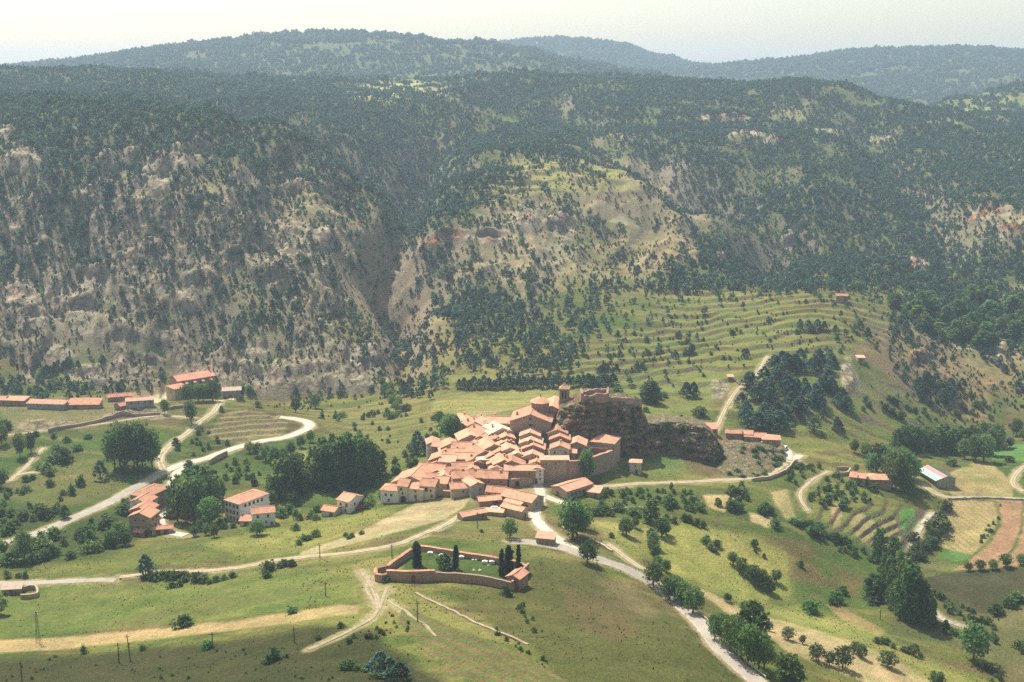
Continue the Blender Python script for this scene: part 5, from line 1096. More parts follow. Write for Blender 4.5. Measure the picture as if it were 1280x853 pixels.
    b.box(tx - 2.0, tx + 2.0, ty - 2.0, ty + 2.0, 18.4, 19.2); b.box(tx - 2.5, tx + 2.5, ty - 2.5, ty + 2.5, 19.2, 19.6)
    tw = link('bell_tower', b.mesh('bell_tower', [M['redstone']]), e)
    b = MB(); b.box(tx - 1.0, tx + 1.0, ty - 1.0, ty + 1.0, 15, 18.3); link('belfry_shade', b.mesh('belfry_shade_box', [M['dark']]), tw)  # dark box inside the belfry, its colour stands in for shade
    b = MB(); q = [(-2.3, -2.3), (2.3, -2.3), (2.3, 2.3), (-2.3, 2.3)]; q2 = [(x * .42, y * .42) for x, y in q]
    for k in range(4):
        (x0, y0), (x1, y1), (u0, v0), (u1, v1) = q[k], q[(k + 1) % 4], q2[k], q2[(k + 1) % 4]
        b.quad([(tx + x0, ty + y0, 19.6), (tx + x1, ty + y1, 19.6), (tx + u1, ty + v1, 20.9), (tx + u0, ty + v0, 20.9)]); b.quad([(tx + u0, ty + v0, 20.9), (tx + u1, ty + v1, 20.9), (tx, ty, 22.4)])
    link('spire', b.mesh('spire', [M['tilepale']]), tw)
church()

def rock_mat(name, a, b_, c, veg):
    m, nt, bs = newmat(name); bs.inputs['Roughness'].default_value = .95
    f = noise_fac(nt, .5, 6, lo=.3, hi=.7, rough=.75, stretch=(1, 1, 1.8)); col = mixc(nt, f, a, b_); col = mixc(nt, noise_fac(nt, .16, 3, lo=.42, hi=.62), col, c)
    g = nt.nodes.new('ShaderNodeNewGeometry'); sx = nt.nodes.new('ShaderNodeSeparateXYZ'); nt.links.new(g.outputs['Normal'], sx.inputs[0])
    r = nt.nodes.new('ShaderNodeMapRange'); r.inputs[1].default_value = .35; r.inputs[2].default_value = .8; nt.links.new(sx.outputs[2], r.inputs[0])
    ms = nd(nt, 'ShaderNodeMath', operation='MULTIPLY'); nt.links.new(r.outputs[0], ms.inputs[0]); nt.links.new(noise_fac(nt, .3, 4, lo=.35, hi=.6), ms.inputs[1])
    vo = nd(nt, 'ShaderNodeTexVoronoi', feature='DISTANCE_TO_EDGE', Scale=.42); tc = nt.nodes.new('ShaderNodeTexCoord'); mp = nt.nodes.new('ShaderNodeMapping'); mp.inputs['Scale'].default_value = (1, .8, 1.5); nt.links.new(tc.outputs['Object'], mp.inputs[0])
    nz = nd(nt, 'ShaderNodeTexNoise', Scale=.3, Detail=4); nt.links.new(mp.outputs[0], nz.inputs['Vector']); va = nt.nodes.new('ShaderNodeVectorMath'); va.operation = 'MULTIPLY_ADD'; va.inputs[1].default_value = (5, 5, 5); nt.links.new(nz.outputs['Color'], va.inputs[0]); nt.links.new(mp.outputs[0], va.inputs[2]); nt.links.new(va.outputs[0], vo.inputs['Vector'])
    cr = nt.nodes.new('ShaderNodeMapRange'); cr.inputs[2].default_value = .22; nt.links.new(vo.outputs['Distance'], cr.inputs[0])
    col = mixc(nt, cr.outputs[0], mixc(nt, 1, col, (.4, .38, .36), 'MULTIPLY'), col)
    nt.links.new(mixc(nt, ms.outputs[0], col, veg), bs.inputs['Base Color']); bump(nt, bs, f, 1, .6); return m
M['rock'] = rock_mat('castle_rock', (.22, .13, .085), (.54, .36, .25), (.40, .19, .115), (.10, .125, .05))
M['layered'] = rock_mat('layered_rock', (.22, .155, .11), (.54, .42, .32), (.36, .21, .14), (.14, .15, .06))
def rock(name, label, cols, mat, lean, back, strata, seed):
    """a crag: per column the photo pixel of its foot and of its top; leans back, flat on top, drops behind"""
    cols = np.array(cols, float); n = 110; t = np.linspace(0, len(cols) - 1, n); C_ = np.stack([np.interp(t, np.arange(len(cols)), cols[:, k]) for k in range(3)], 1)
    rows = np.concatenate([np.linspace(-.12, 1, 46), 1 + np.linspace(.1, 1, 14), 2 + np.linspace(.1, 1, 12)])
    V = np.zeros((len(rows), n, 3)); tops = []
    for i, (px, py, pt) in enumerate(C_):
        X, Y = hit(px, py); z0 = ground(X, Y) - .6; a, b = ray(px, pt); Yt = Y + lean; z1 = max(CAMZ + b * Yt, z0 + 1); Xt = a * Yt; tops.append((Xt, Yt, z1))
        for j, r in enumerate(rows):
            if r <= 1: f = r; V[j, i] = (X + (Xt - X) * f, Y + lean * f, z0 + (z1 - z0) * f)
            elif r <= 2: V[j, i] = (Xt, Yt + back * (r - 1), z1)
            else: V[j, i] = (Xt, Yt + back + (r - 2) * 9, z1 + (ground(Xt, Yt + back + 9) - 1 - z1) * (r - 2))
    x, y, z = V[..., 0], V[..., 1], V[..., 2]; R = rows[:, None]
    face = sstep(-.05, .1, R) * sstep(1.15, .95, R) + .25 * (R > 1) * (R < 2)
    dsp = 2.4 * ridged(x / 7, z / 8 + y / 20, seed, 4) + 1.5 * fbm(x / 2.0, z / 2.0, seed + 3, 3) + strata * (sstep(.2, .5, ((z + 1.5 * fbm(x / 9, z / 9, seed + 5, 2)) / 3.2) % 1) - .5)
    V[..., 1] -= dsp * face; V[..., 0] += .8 * fbm(z / 3, x / 3, seed + 8, 3) * face; V[..., 2] += .7 * fbm(x / 3, y / 3, seed + 9, 3) * (R > .9) * (R < 2.2)
    Fc = [(j * n + i, j * n + i + 1, (j + 1) * n + i + 1, (j + 1) * n + i) for j in range(len(rows) - 1) for i in range(n - 1)]
    me = mesh_from(name, V.reshape(-1, 3), Fc, [M[mat]]); o = link(name, me); tag(o, label, 'rock', kind=None)
    return V, tops
ROCKV1, RT1 = rock('castle_rock', 'dark rugged rock carrying the castle walls above the village', [(690, 551, 537), (700, 555, 512), (714, 560, 506), (735, 565, 500), (760, 568, 502), (785, 570, 503), (800, 570, 510), (810, 568, 528), (822, 564, 556)], 'rock', 9, 16, 1.0, 5)
ROCKV2, RT2 = rock('layered_cliff', 'layered grey brown cliff right of the castle rock', [(800, 562, 545), (812, 564, 529), (830, 566, 527), (850, 570, 528), (868, 576, 531), (884, 580, 536), (896, 582, 548), (905, 582, 570)], 'layered', 6, 12, .9, 25)

ROCKV3, RT3 = rock('brown_slope', 'low brown rocky slope running from the layered cliff down to the road bend', [(893, 586, 560), (905, 594, 553), (925, 597, 553), (945, 598, 555), (962, 595, 558), (974, 589, 563), (979, 582, 570)], 'layered', 32, 3, .6, 45)
def wall_mesh(name, P, h, t, mats, cap=None, rough=.25, seed=1, deep=1.5):
    """a wall along world points P (x, y, z of the ground)"""
    b = MB(); r = random.Random(seed); P = np.array(P); T = np.gradient(P[:, :2], axis=0); T /= np.linalg.norm(T, axis=1)[:, None] + 1e-9; N = np.stack([-T[:, 1], T[:, 0]], 1) * t / 2
    tops = [P[i, 2] + h + r.uniform(-rough, rough) for i in range(len(P))]
    for i in range(len(P) - 1):
        a, c = P[i], P[i + 1]; A0, A1, C0, C1 = a[:2] - N[i], a[:2] + N[i], c[:2] - N[i + 1], c[:2] + N[i + 1]
        za, zc = tops[i], tops[i + 1]; la, lc = a[2] - deep, c[2] - deep
        b.quad([(*A0, la), (*C0, lc), (*C0, zc), (*A0, za)]); b.quad([(*C1, lc), (*A1, la), (*A1, za), (*C1, zc)]); b.quad([(*A0, za), (*C0, zc), (*C1, zc), (*A1, za)])
        if i == 0: b.quad([(*A1, la), (*A0, la), (*A0, za), (*A1, za)])
        if i == len(P) - 2: b.quad([(*C0, lc), (*C1, lc), (*C1, zc), (*C0, zc)])
    me = b.mesh(name, mats); cm = None
    if cap:
        b = MB()
        for i in range(len(P) - 1):
            a, c = P[i], P[i + 1]; k = 1 + .5 / t
            q = [(*(a[:2] - N[i] * k), tops[i] + .05), (*(c[:2] - N[i + 1] * k), tops[i + 1] + .05), (*c[:2], tops[i + 1] + .35), (*a[:2], tops[i] + .35), (*(c[:2] + N[i + 1] * k), tops[i + 1] + .05), (*(a[:2] + N[i] * k), tops[i] + .05)]
            b.quad([q[0], q[1], q[2], q[3]]); b.quad([q[3], q[2], q[4], q[5]]); b.quad([q[5], q[4], q[1], q[0]])
        cm = b.mesh('coping', [M[cap]])
    return me, cm
def px_path(pts, step=2.0, z=None):
    L = smooth_line([hit(*p) for p in pts], step) if len(pts) > 2 else np.array([np.array(hit(*pts[0])) * (1 - t) + np.array(hit(*pts[1])) * t for t in np.linspace(0, 1, max(3, int(np.hypot(*(np.array(hit(*pts[0])) - np.array(hit(*pts[1])))) / step)))])
    return [(x, y, ground(x, y)) for x, y in L]
def stone_wall(label, pts, h, t=.7, mat='stone', cap=None, name='stone_wall', rough=.2, seed=1, step=2.0, cat='wall', parent=None):
    me, cm = wall_mesh(name, px_path(pts, step), h, t, [M[mat]], cap, rough, seed)
    if parent is not None: link(name, me, parent); cm and link('coping', cm, parent); return parent
    if cm is None: o = link(name, me)
    else: o = bpy.data.objects.new(name, None); COL.objects.link(o); link('masonry', me, o); link('coping', cm, o)
    tag(o, label, cat); return o
def castle():
    e = bpy.data.objects.new('castle_ruin', None); COL.objects.link(e); k0 = RT1[25]; e.location = k0
    tag(e, 'ruined castle with a square stone keep and long broken curtain wall on the dark rock', 'castle')
    L = lambda i, dy, dz=0: (RT1[i][0] - k0[0], RT1[i][1] + dy - k0[1], RT1[i][2] + dz - k0[2])
    # keep: four ragged walls
    i0, i1 = 36, 54; P0, P1 = L(i0, 0, -.5), L(i1, 0, -.5)
    for A, B in ((P0, P1), (P1, (P1[0] + 1, P1[1] + 9, P1[2])), ((P1[0] + 1, P1[1] + 9, P1[2]), (P0[0], P0[1] + 9, P0[2])), ((P0[0], P0[1] + 9, P0[2]), P0)):
        pts = [tuple(A[q] * (1 - t) + B[q] * t if q < 2 else min(A[2], B[2]) - 1 for q in range(3)) for t in np.linspace(0, 1, 8)]
        link('keep_wall', wall_mesh('keep_wall', pts, 5.6, 1.0, [M['redstone']], None, .5, int(A[0] * 7) % 99, 5)[0], e)
    pts = [L(i, .6, -.6) for i in range(i1, 86, 3)]
    link('curtain_wall', wall_mesh('curtain_wall', pts[:8], 2.9, .9, [M['stone']], None, .5, 4, 3)[0], e)
    link('curtain_wall', wall_mesh('curtain_wall', pts[7:], 4.6, .9, [M['stone']], None, .45, 6, 3)[0], e)
castle()
stone_wall('tall brown town wall with sloping tiled top behind the ivy tree', [(727, 600), (742, 594), (764, 586)], 8.5, 1.0, 'stone', 'tile', 'town_wall', .1, 3)
stone_wall('tall brown town wall corner left of the ivy tree', [(711, 603), (718, 603), (725, 602)], 9.6, 1.0, 'stone', 'tile', 'town_wall', .1, 4)
stone_wall('long shaded retaining wall under the village front right of the ivy tree', [(764, 586), (770, 578), (773, 568)], 7, .9, 'stone', None, 'town_wall', .2, 5)

def cemetery():
    e = bpy.data.objects.new('cemetery_wall', None); COL.objects.link(e); e.location = (0, 0, 0)
    X, Y = hit(560, 712); e.location = (X, Y, ground(X, Y))
    tag(e, 'brown stone wall enclosing the cemetery on the grassy spur', 'wall')
    def seg(nm, pts, h, cap, seed):
        P = [(x - X, y - Y, z - e.location[2]) for x, y, z in px_path(pts, 1.6)]
        me, cm = wall_mesh(nm, P, h, .7, [M['redstone']], cap, .08, seed); o = link(nm, me, e)
        if cm: link('coping', cm, o)
    seg('front_wall', [(484, 726), (500, 727), (520, 727), (543.5, 726)], 3.6, 'tile', 1)
    seg('curved_wall', [(543.5, 726), (570, 727), (600, 730), (625, 735), (640, 739)], 2.9, None, 2)
    seg('side_wall', [(640, 739), (650, 727), (660.5, 716)], 3.3, None, 3)
    seg('rear_wall', [(660.5, 716), (648, 709), (620, 704), (590, 699), (560, 694), (526, 689)], 1.9, 'tile', 4)
    seg('west_wall', [(519, 692), (500, 705), (484, 717)], 2.6, 'tile', 5)
    seg('gate_wall', [(470, 727), (478, 728), (484, 726)], 2.6, 'tile', 6)
    seg('gate_wall', [(470, 727), (471, 720), (484, 717)], 2.8, 'tile', 7)
    o = link('gate', OPEN['door'], e); x, y = hit(517, 727); o.location = (x - X + .0, y - Y - .42, ground(x, y) - e.location[2] + 1.2); o.scale = (1.5, 1, 2.3)
    house('cemetery chapel with red gabled roof in the right corner', 641, 736, 4.6, 6, 3.6, -28, 'front', 'redstone', 'tilered', anchor='base', cat='chapel', name='chapel', op=[Hh('f', .5, 2.4, .6, .8)])
    b = MB(); b.box(-.7, .7, -.35, .35, -.4, .55); b.box(-.8, .8, -.45, .45, .55, .7); b.box(-.09, .09, .2, .32, .7, 1.9); b.box(-.4, .4, .2, .32, 1.35, 1.52); gm = b.mesh('gravestone', [M['white']])
    b = MB(); b.box(-1.3, 1.3, -.6, .6, -.4, 1.3); b.slab([(-1.45, -.75, 1.3), (0, -.75, 1.75), (0, .75, 1.75), (-1.45, .75, 1.3)], .1); b.slab([(0, -.75, 1.75), (1.45, -.75, 1.3), (1.45, .75, 1.3), (0, .75, 1.75)], .1); tm = b.mesh('tomb', [M['white']])
    for k, (px, py, lb) in enumerate(((538, 693, 'white tomb against the rear cemetery wall, nearest the tall left cypress'), (552, 696, 'white tomb against the rear cemetery wall above the round evergreen'), (577, 698, 'white tomb against the rear cemetery wall right of the slim cypress'), (606, 704, 'white tomb near the rear wall left of the cypress group'), (615, 704, 'white tomb near the rear wall closest to the cypress group'), (652, 712, 'white tomb beside the chapel in the right cemetery corner'))):
        x, y = hit(px, py); o = link('tomb', tm, None, (x, y - .6, ground(x, y) + .1), random.uniform(-.2, .2)); o.scale = (.62, .7, .62); tag(o, lb, 'tomb', 'white tombs along the rear cemetery wall')
    r = random.Random(3)
    for k in range(9):
        px, py = r.uniform(535, 625), r.uniform(700, 716)
        x, y = hit(px, py); o = link('gravestone', gm, None, (x, y, ground(x, y)), r.uniform(-.3, .3)); s = r.uniform(.35, .55); o.scale = (s, s, s); tag(o, 'small pale gravestone standing in the cemetery grass', 'gravestone', 'gravestones in the cemetery grass')
cemetery()
for k, (lb, pts, h, m_) in enumerate((
    ('low dry stone wall running along the vineyard top', [(520, 742), (550, 757), (580, 772), (620, 790), (660, 806)], .4, 'stone'),
    ('long dry stone wall across the left spur under the barns', [(60, 540), (100, 533), (135, 524), (165, 520), (200, 519)], 1.6, 'stone'),
    ('stone wall bordering the field left of the big roadside tree', [(735, 640), (770, 640), (805, 638)], 1.6, 'stone'),
    ('retaining wall holding up the main road bend', [(262, 581), (272, 575), (284, 569)], 2.4, 'ochre'),
    ('retaining wall under the dirt road by the right cliff', [(940, 602), (965, 598), (985, 588), (996, 577)], 1.6, 'ochre'),
    ('roadside stone wall between the tan field and the ploughed fields', [(1185, 625), (1215, 624), (1245, 624), (1280, 626)], .9, 'grey'),
    ('walled stone pen beside the pale roofed shed', [(26, 749), (46, 747), (44, 737), (30, 739)], 1.8, 'ochre'),
    ('crumbling wall of the ruined yard on the left spur', [(86, 511), (105, 512), (126, 511)], 2.0, 'redstone'),
    ('stone wall along the convent garden lawn', [(212, 512), (225, 510), (240, 509)], 1.6, 'stone'),
    ('ruined stone enclosure left of the two valley farmhouses', [(1043, 594), (1058, 594), (1062, 588), (1046, 587)], 1.6, 'stone'),
    ('low stone bank along the orchard strip', [(700, 660), (720, 668), (745, 678), (765, 690)], .7, 'ochre'))):
    stone_wall(lb, pts, h, .7, m_, seed=10 + k)

# ------------------------------------------------------------------ posts, pylon, rail, cars
def pole(label, px, py, h, lean=0):
    X, Y = hit(px, py); e = bpy.data.objects.new('utility_pole', None); COL.objects.link(e); e.location = (X, Y, ground(X, Y)); e.rotation_euler = (0, lean, 0); tag(e, label, 'pole', 'wooden poles of the power lines')
    b = MB(); b.tube([(0, 0, -.6), (0, 0, h * .5), (0, 0, h)], [.19, .16, .12], 7); link('post', b.mesh('post', [M['bark']]), e)
    b = MB(); b.box(-.7, .7, -.06, .06, h - .7, h - .55); link('crossarm', b.mesh('crossarm', [M['wood']]), e)
    for x in (-.6, 0, .6):
        b = MB(); b.tube([(x, 0, h - .55), (x, 0, h - .3)], [.07, .05], 6); link('insulator', b.mesh('insulator', [M['white']]), e)
for a in (('tall leaning dark pole on the brown slope, lower left', 163, 826, 8, -.06), ('short pole left of the tall leaning pole', 149, 829, 6.2), ('pole on the bottom left edge', 28, 856, 7), ('pole below the tan field, right of the single bush', 266, 811, 5), ('pole below the right end of the tan field', 368, 804, 4.8), ('pole on the green slope left of the cemetery path', 407, 745, 4.8), ('pole beside the pale track in the left meadow', 400, 699, 5.6), ('pole on the vineyard edge below the cemetery', 522, 777, 6), ('pole beside the road near the lone roadside tree', 746, 716, 5), ('pole left of the cemetery on the meadow', 490, 698, 5), ('pole above the orange shed in the lower village', 597, 661, 6.5), ('pole on the verge among the orchard saplings', 1100, 775, 4)): pole(*a)
def pylon():
    X, Y = hit(48, 803); e = bpy.data.objects.new('lattice_mast', None); COL.objects.link(e); e.location = (X, Y, ground(X, Y)); tag(e, 'thin lattice mast with pale insulators on the tan field', 'mast')
    h = 10.5; b = MB()
    for sx in (-1, 1):
        for sy in (-1, 1): b.tube([(sx * .55, sy * .55, -.3), (sx * .16, sy * .16, h)], [.06, .045], 4)
    for k in range(9):
        z0, z1 = h * k / 9, h * (k + 1) / 9; r0, r1 = .55 - .39 * k / 9, .55 - .39 * (k + 1) / 9
        for a in range(4):
            ca = [(-1, -1), (1, -1), (1, 1), (-1, 1)]; p, q = ca[a], ca[(a + 1) % 4]; b.tube([(p[0] * r0, p[1] * r0, z0), (q[0] * r1, q[1] * r1, z1)], [.03, .03], 3)
    link('lattice', b.mesh('lattice', [M['bark']]), e)
    for z in (h - .2, h - 1.0):
        b = MB(); b.box(-.9, .9, -.07, .07, z - .07, z + .07); a = link('crossarm', b.mesh('crossarm', [M['metal']]), e)
        for x in (-.8, 0, .8): b = MB(); b.tube([(x, 0, z - .5), (x, 0, z + .25)], [.14, .12], 6); link('insulator', b.mesh('insulator', [M['white']]), a)
pylon()
def guard_rail():
    P = []
    base = next(r for r in road_lines if r[1] == 5.0 and r[2] == 'asphalt'); L, z = base[3], base[4]
    t = np.gradient(L, axis=0); t /= np.linalg.norm(t, axis=1)[:, None]; Nn = np.stack([t[:, 1], -t[:, 0]], 1)
    px, _ = proj(L[:, 0], L[:, 1], z); s = (px > 745) & (px < 948); side = -1 if Nn[s][0][0] < 0 else 1
    Q = L[s] + Nn[s] * side * 3.1; zq = z[s]
    e = bpy.data.objects.new('guard_rail', None); COL.objects.link(e); e.location = (Q[0][0], Q[0][1], zq[0]); tag(e, 'pale metal guard rail along the outer side of the winding road', 'guard rail')
    o = np.array([Q[0][0], Q[0][1], zq[0]]); b = MB(); K = [(q[0] - o[0], q[1] - o[1], w - o[2]) for q, w in zip(Q, zq)]
    for a, c in zip(K[:-1], K[1:]):
        for z0, z1, dx in ((.45, .58, 0), (.58, .7, .05), (.7, .82, 0)): b.slab([(a[0] - .05 - dx, a[1], a[2] + z1), (c[0] - .05 - dx, c[1], c[2] + z1), (c[0] + .05, c[1], c[2] + z1), (a[0] + .05, a[1], a[2] + z1)], z1 - z0)
    link('rail', b.mesh('rail', [M['metal']]), e); b = MB(); b.box(-.07, .07, -.07, .07, -.5, .8); pm = b.mesh('post', [M['metal']])
    for k in K[::2]: link('post', pm, e, k)
guard_rail()
def car(label, px, py, rz, paint, van=False):
    X, Y = hit(px, py); e = bpy.data.objects.new('van' if van else 'parked_car', None); COL.objects.link(e); e.location = (X, Y, ground(X, Y) + .15); e.rotation_euler = (0, 0, math.radians(rz)); tag(e, label, 'van' if van else 'car')
    L, Wd_, H = (2.4, .95, 2.1) if van else (2.05, .82, 1.4)
    prof = [(-L, .3), (-L, .85), (-L * .9, .95), (-L * .72, H), (L * .45, H), (L * .62, .95 + .2 * van), (L, .85), (L, .3)] if not van else [(-L, .3), (-L, H), (L * .55, H), (L * .8, 1.2), (L, 1.0), (L, .3)]
    b = MB(); n = len(prof); A = [(x, -Wd_ + (.12 if z > 1 else 0), z) for x, z in prof]; B = [(x, Wd_ - (.12 if z > 1 else 0), z) for x, z in prof]
    b.quad(A); b.quad(B[::-1])
    for i in range(n): b.quad([A[i], A[(i + 1) % n], B[(i + 1) % n], B[i]])
    link('body', b.mesh('body', [M[paint]]), e)
    for sg in (-1, 1): b = MB(); b.box(-L * .6, L * .42, sg * (Wd_ - .06) - .03, sg * (Wd_ - .06) + .03, .98, H - .15); link('window', b.mesh('window', [M['pane']]), e)
    for x in (-L * .6, L * .6):
        for sg in (-1, 1): b = MB(); V, Fc = tube_np([(0, 0, -.1), (0, 0, .1)], [.33, .33], 12); b.V = [(v[0] + x, sg * (Wd_ - .05) + v[2], v[1] + .3) for v in V]; b.F = list(Fc); b.mi = [0] * len(Fc); b.quad([b.V[k] for k in range(12)]); b.quad([b.V[k] for k in range(12, 24)]); link('wheel', b.mesh('wheel', [M['tyre']]), e)
car('red car parked beside the white house on the meadow edge', 441, 638, 10, 'carred')
car('second red car parked right of the first, by the pale lane', 449, 637, 20, 'carred'); car('white car parked at the end of the meadow lane', 456, 635, 15, 'carwhite')
car('white van on the short concrete ramp under the pine knoll', 981, 563, 60, 'carwhite', True)
car('white car parked in the side street by the row houses', 204.5, 630, 60, 'carwhite')
car('pale car parked outside the open fronted shed', 619, 638, -5, 'carwhite'); car('red tractor like car under the open fronted shed', 621, 633.5, -10, 'carred')

# ------------------------------------------------------------------ trees, one by one
KINDS = {'poplar': ('poplar', M['poplar'], 64, 18, .028), 'broad': ('broad', M['broad'], 52, 20, .042), 'bright': ('broad', M['bright'], 50, 20, .042), 'almond': ('broad', M['almond'], 45, 14, .05),
         'cypress': ('cypress', M['cypress'], 60, 14, .028), 'pine': ('pine', M['pine'], 46, 12, .05), 'bush': ('bush', M['broad'], 22, 14, .085), 'brightbush': ('bush', M['bright'], 22, 14, .085), 'greybush': ('bush', M['almond'], 22, 14, .085)}
WIDE = {'poplar': 1.05, 'broad': 1.0, 'bright': 1.0, 'almond': 1.15, 'cypress': 1.35, 'pine': 1.15, 'bush': 1.35, 'brightbush': 1.35, 'greybush': 1.35}
TM = {}
for k, (kd, mt, nc, per, lf) in KINDS.items():
    for v in range(4 if k in ('pine', 'bush', 'poplar', 'broad') else 3): TM[k, v] = tree_meshes(kd, mt, nc, per, lf, hash(k) % 1 + 1000 + 37 * v + len(k) * 11)
NAMES = {'poplar': ('poplar_tree', 'tree'), 'broad': ('broadleaf_tree', 'tree'), 'bright': ('broadleaf_tree', 'tree'), 'almond': ('orchard_tree', 'tree'), 'cypress': ('cypress_tree', 'tree'), 'pine': ('pine_tree', 'tree'), 'bush': ('bush', 'bush'), 'brightbush': ('bush', 'bush'), 'greybush': ('bush', 'bush')}
tr = random.Random(5)
def plant(kind, X, Y, h, label, group=None, wide=1.0):
    vs = [v for (k, v) in TM if k == kind]; cr, tk = TM[kind, tr.choice(vs)]
    n, cat = NAMES[kind]; e = bpy.data.objects.new(n, None); COL.objects.link(e); e.location = (X, Y, ground(X, Y) - .1); w = h * WIDE[kind] * wide * tr.uniform(.9, 1.1)
    e.scale = (w, w, h); e.rotation_euler = (0, 0, tr.uniform(0, 6.28)); tag(e, label, cat, group)
    link('trunk', tk, e); link('crown', cr, e); return e
def tree(kind, px, py, h, label, group=None, wide=1.0): X, Y = hit(px, py); return plant(kind, X, Y, h, label, group, wide)
LATER = []                                                       # bushes of hedges and thickets: the 300 largest in view become things below
ORD = 'leftmost second third fourth fifth sixth seventh eighth ninth tenth eleventh twelfth thirteenth fourteenth fifteenth sixteenth seventeenth eighteenth nineteenth twentieth'.split()
def ordinal(k, n):
    if k == 0: return 'leftmost'
    if k == n - 1: return 'rightmost'
    if k < 20: return ORD[k] + ' from left'
    return (('twenty-' if k < 30 else 'thirty-') + 'first second third fourth fifth sixth seventh eighth ninth tenth'.split()[k % 10]) + ' from left'
def row(kind, items, label, group, wide=1.0):
    items = sorted(items); n = len(items)
    for k, (px, py, h) in enumerate(items):
        if 2 < n <= 40: tree(kind, px, py, h, '%s, %s' % (label, ordinal(k, n)), group, wide)
        elif n == 2: tree(kind, px, py, h, '%s %s' % (('left', 'right')[k], label), group, wide)
        elif 'bush' in kind: LATER.append((kind, px, py, h, label, group, wide))
        else: tree(kind, px, py, h, label, group, wide)
def strew(kind, poly, n, h0, h1, label, group, wide=1.0, seed=0):
    r = random.Random(seed + n); xs = [p[0] for p in poly]; ys = [p[1] for p in poly]; k = 0
    while k < n:
        x, y = r.uniform(min(xs), max(xs)), r.uniform(min(ys), max(ys))
        if in_poly(np.array([x]), np.array([y]), poly)[0] and ground0(*map(np.array, zip(hit(x, y))), rdist)[0] > 3.2: 
            a = (kind, x, y, r.uniform(h0, h1), label, group, wide * r.uniform(.85, 1.25)); k += 1
            LATER.append(a) if 'bush' in kind else tree(*a)
# left of the village
row('broad', [(143, 588, 20), (156, 589, 22), (167, 588, 21), (180, 589, 22), (191, 587, 19), (150, 582, 20), (172, 582, 21)], 'huge dark tree of the dense clump below the left spur', 'clump of huge dark trees on the left', .6)
tree('pine', 126, 599, 9, 'lone pine just left of the huge dark clump')
row('broad', [(25, 572, 12), (39, 566, 10)], 'dark upright tree of the pair beside the left field track', 'pair of dark trees by the field track', .7)
tree('bush', 80, 578, 8, 'tall dark bush at the top end of the left field track', None, .9); tree('bush', 72, 569, 6, 'dark bush behind the tall one on the left field track')
row('bush', [(58, 590, 5.5), (63, 580, 5), (50, 588, 4), (62, 595, 4)], 'dark bush in the thicket below the left field track', 'thicket below the left field track')
row('greybush', [(32, 602, 3.5), (41, 599, 3)], 'grey green bush of the pair on the left meadow', 'grey bushes on the left meadow')
tree('bush', 62, 608, 4, 'round bush on the lip of the left ravine'); tree('broad', 1, 610, 9, 'dark tree cut by the left picture edge on the meadow'); tree('broad', 2, 556, 10, 'dark tree on the left picture edge under the barns', None, .8)
row('bush', [(5, 533, 5), (10, 537, 5), (84, 553, 3.5), (97, 563, 4), (67, 548, 3), (110, 548, 3), (45, 545, 3)], 'dark shrub on the stony slope under the barns', 'shrubs on the stony left spur')
row('bright', [(206, 518, 8), (234, 503, 10), (248, 502, 10), (255, 502, 10), (266, 501, 12)], 'leafy garden tree with bare stem in front of the convent', 'garden trees in front of the convent', .8)
tree('broad', 239, 530, 12.5, 'tall narrow tree at the track bend below the convent', None, .7); tree('bush', 301, 503, 4.5, 'dark bush beside the white roofed hut'); tree('brightbush', 312, 490, 4.5, 'bright bush behind the white roofed hut'); tree('bush', 322, 508, 3.6, 'small dark tree at the top of the small terraces')
tree('bush', 277, 515, 4, 'thin shrub at the track fork by the convent', None, .6); tree('broad', 370, 516, 8.5, 'round tree at the foot of the cliff, left of the bright one'); tree('bright', 394, 511, 8.5, 'bright green tree at the foot of the cliff')
tree('bush', 220, 556, 4, 'round bush at the inner bend of the convent track'); tree('bush', 236, 584, 3.8, 'round clipped tree at the road junction')
strew('bush', [(222, 560), (250, 538), (300, 556), (262, 570), (222, 578)], 16, 1.6, 3.4, 'shrub on the bank between the track and the main road', 'shrubs on the bank by the convent track')
row('broad', [(322, 571, 7), (332, 576, 8), (343, 580, 8.5), (354, 580, 8), (312, 566, 5.5), (364, 570, 7), (376, 560, 6), (388, 553, 6)], 'dark tree in the belt just below the main road bend', 'tree belt below the road bend')
strew('bush', [(275, 590), (300, 570), (345, 600), (330, 612), (280, 605)], 14, 2, 4, 'dark bush in the hedge above the guest house', 'hedge above the guest house')
row('poplar', [(350, 622, 18), (357, 624, 19.5), (364, 619, 19), (371, 614, 18), (377, 604, 14)], 'tall poplar of the dark group behind the guest house', 'poplars behind the guest house', 1.1)
row('poplar', [(392, 605, 18), (399, 609, 20), (407, 611, 21), (415, 610, 21), (423, 611, 22), (431, 612, 23), (439, 608, 22), (447, 606, 22), (455, 603, 21), (463, 600, 19), (470, 597, 16), (404, 598, 20), (418, 598, 21), (434, 598, 22), (450, 595, 20), (478, 594, 12)], 'tall poplar in the river grove', 'poplars of the large river grove', .95)
row('bright', [(342, 622, 11), (385, 609, 8), (393, 612, 7), (428, 619, 5), (378, 616, 6), (340, 630, 6)], 'fresh green tree at the foot of the river poplars', 'fresh green trees by the river poplars')
tree('broad', 366, 632, 6, 'rounded dark tree right of the guest house garden')
row('poplar', [(236, 620, 13), (247, 622, 15), (258, 622, 15), (268, 624, 14), (228, 640, 17), (240, 642, 20)], 'dark tall tree at the back of the guest house grove', 'back of the guest house grove', 1.3)
row('broad', [(222, 652, 18), (233, 655, 20), (246, 650, 19), (258, 640, 16), (268, 634, 14), (276, 628, 11)], 'big dark tree in the grove left of the guest house', 'grove left of the guest house', .62)
tree('broad', 263, 657, 12, 'round topped dark tree at the front of the guest house grove')
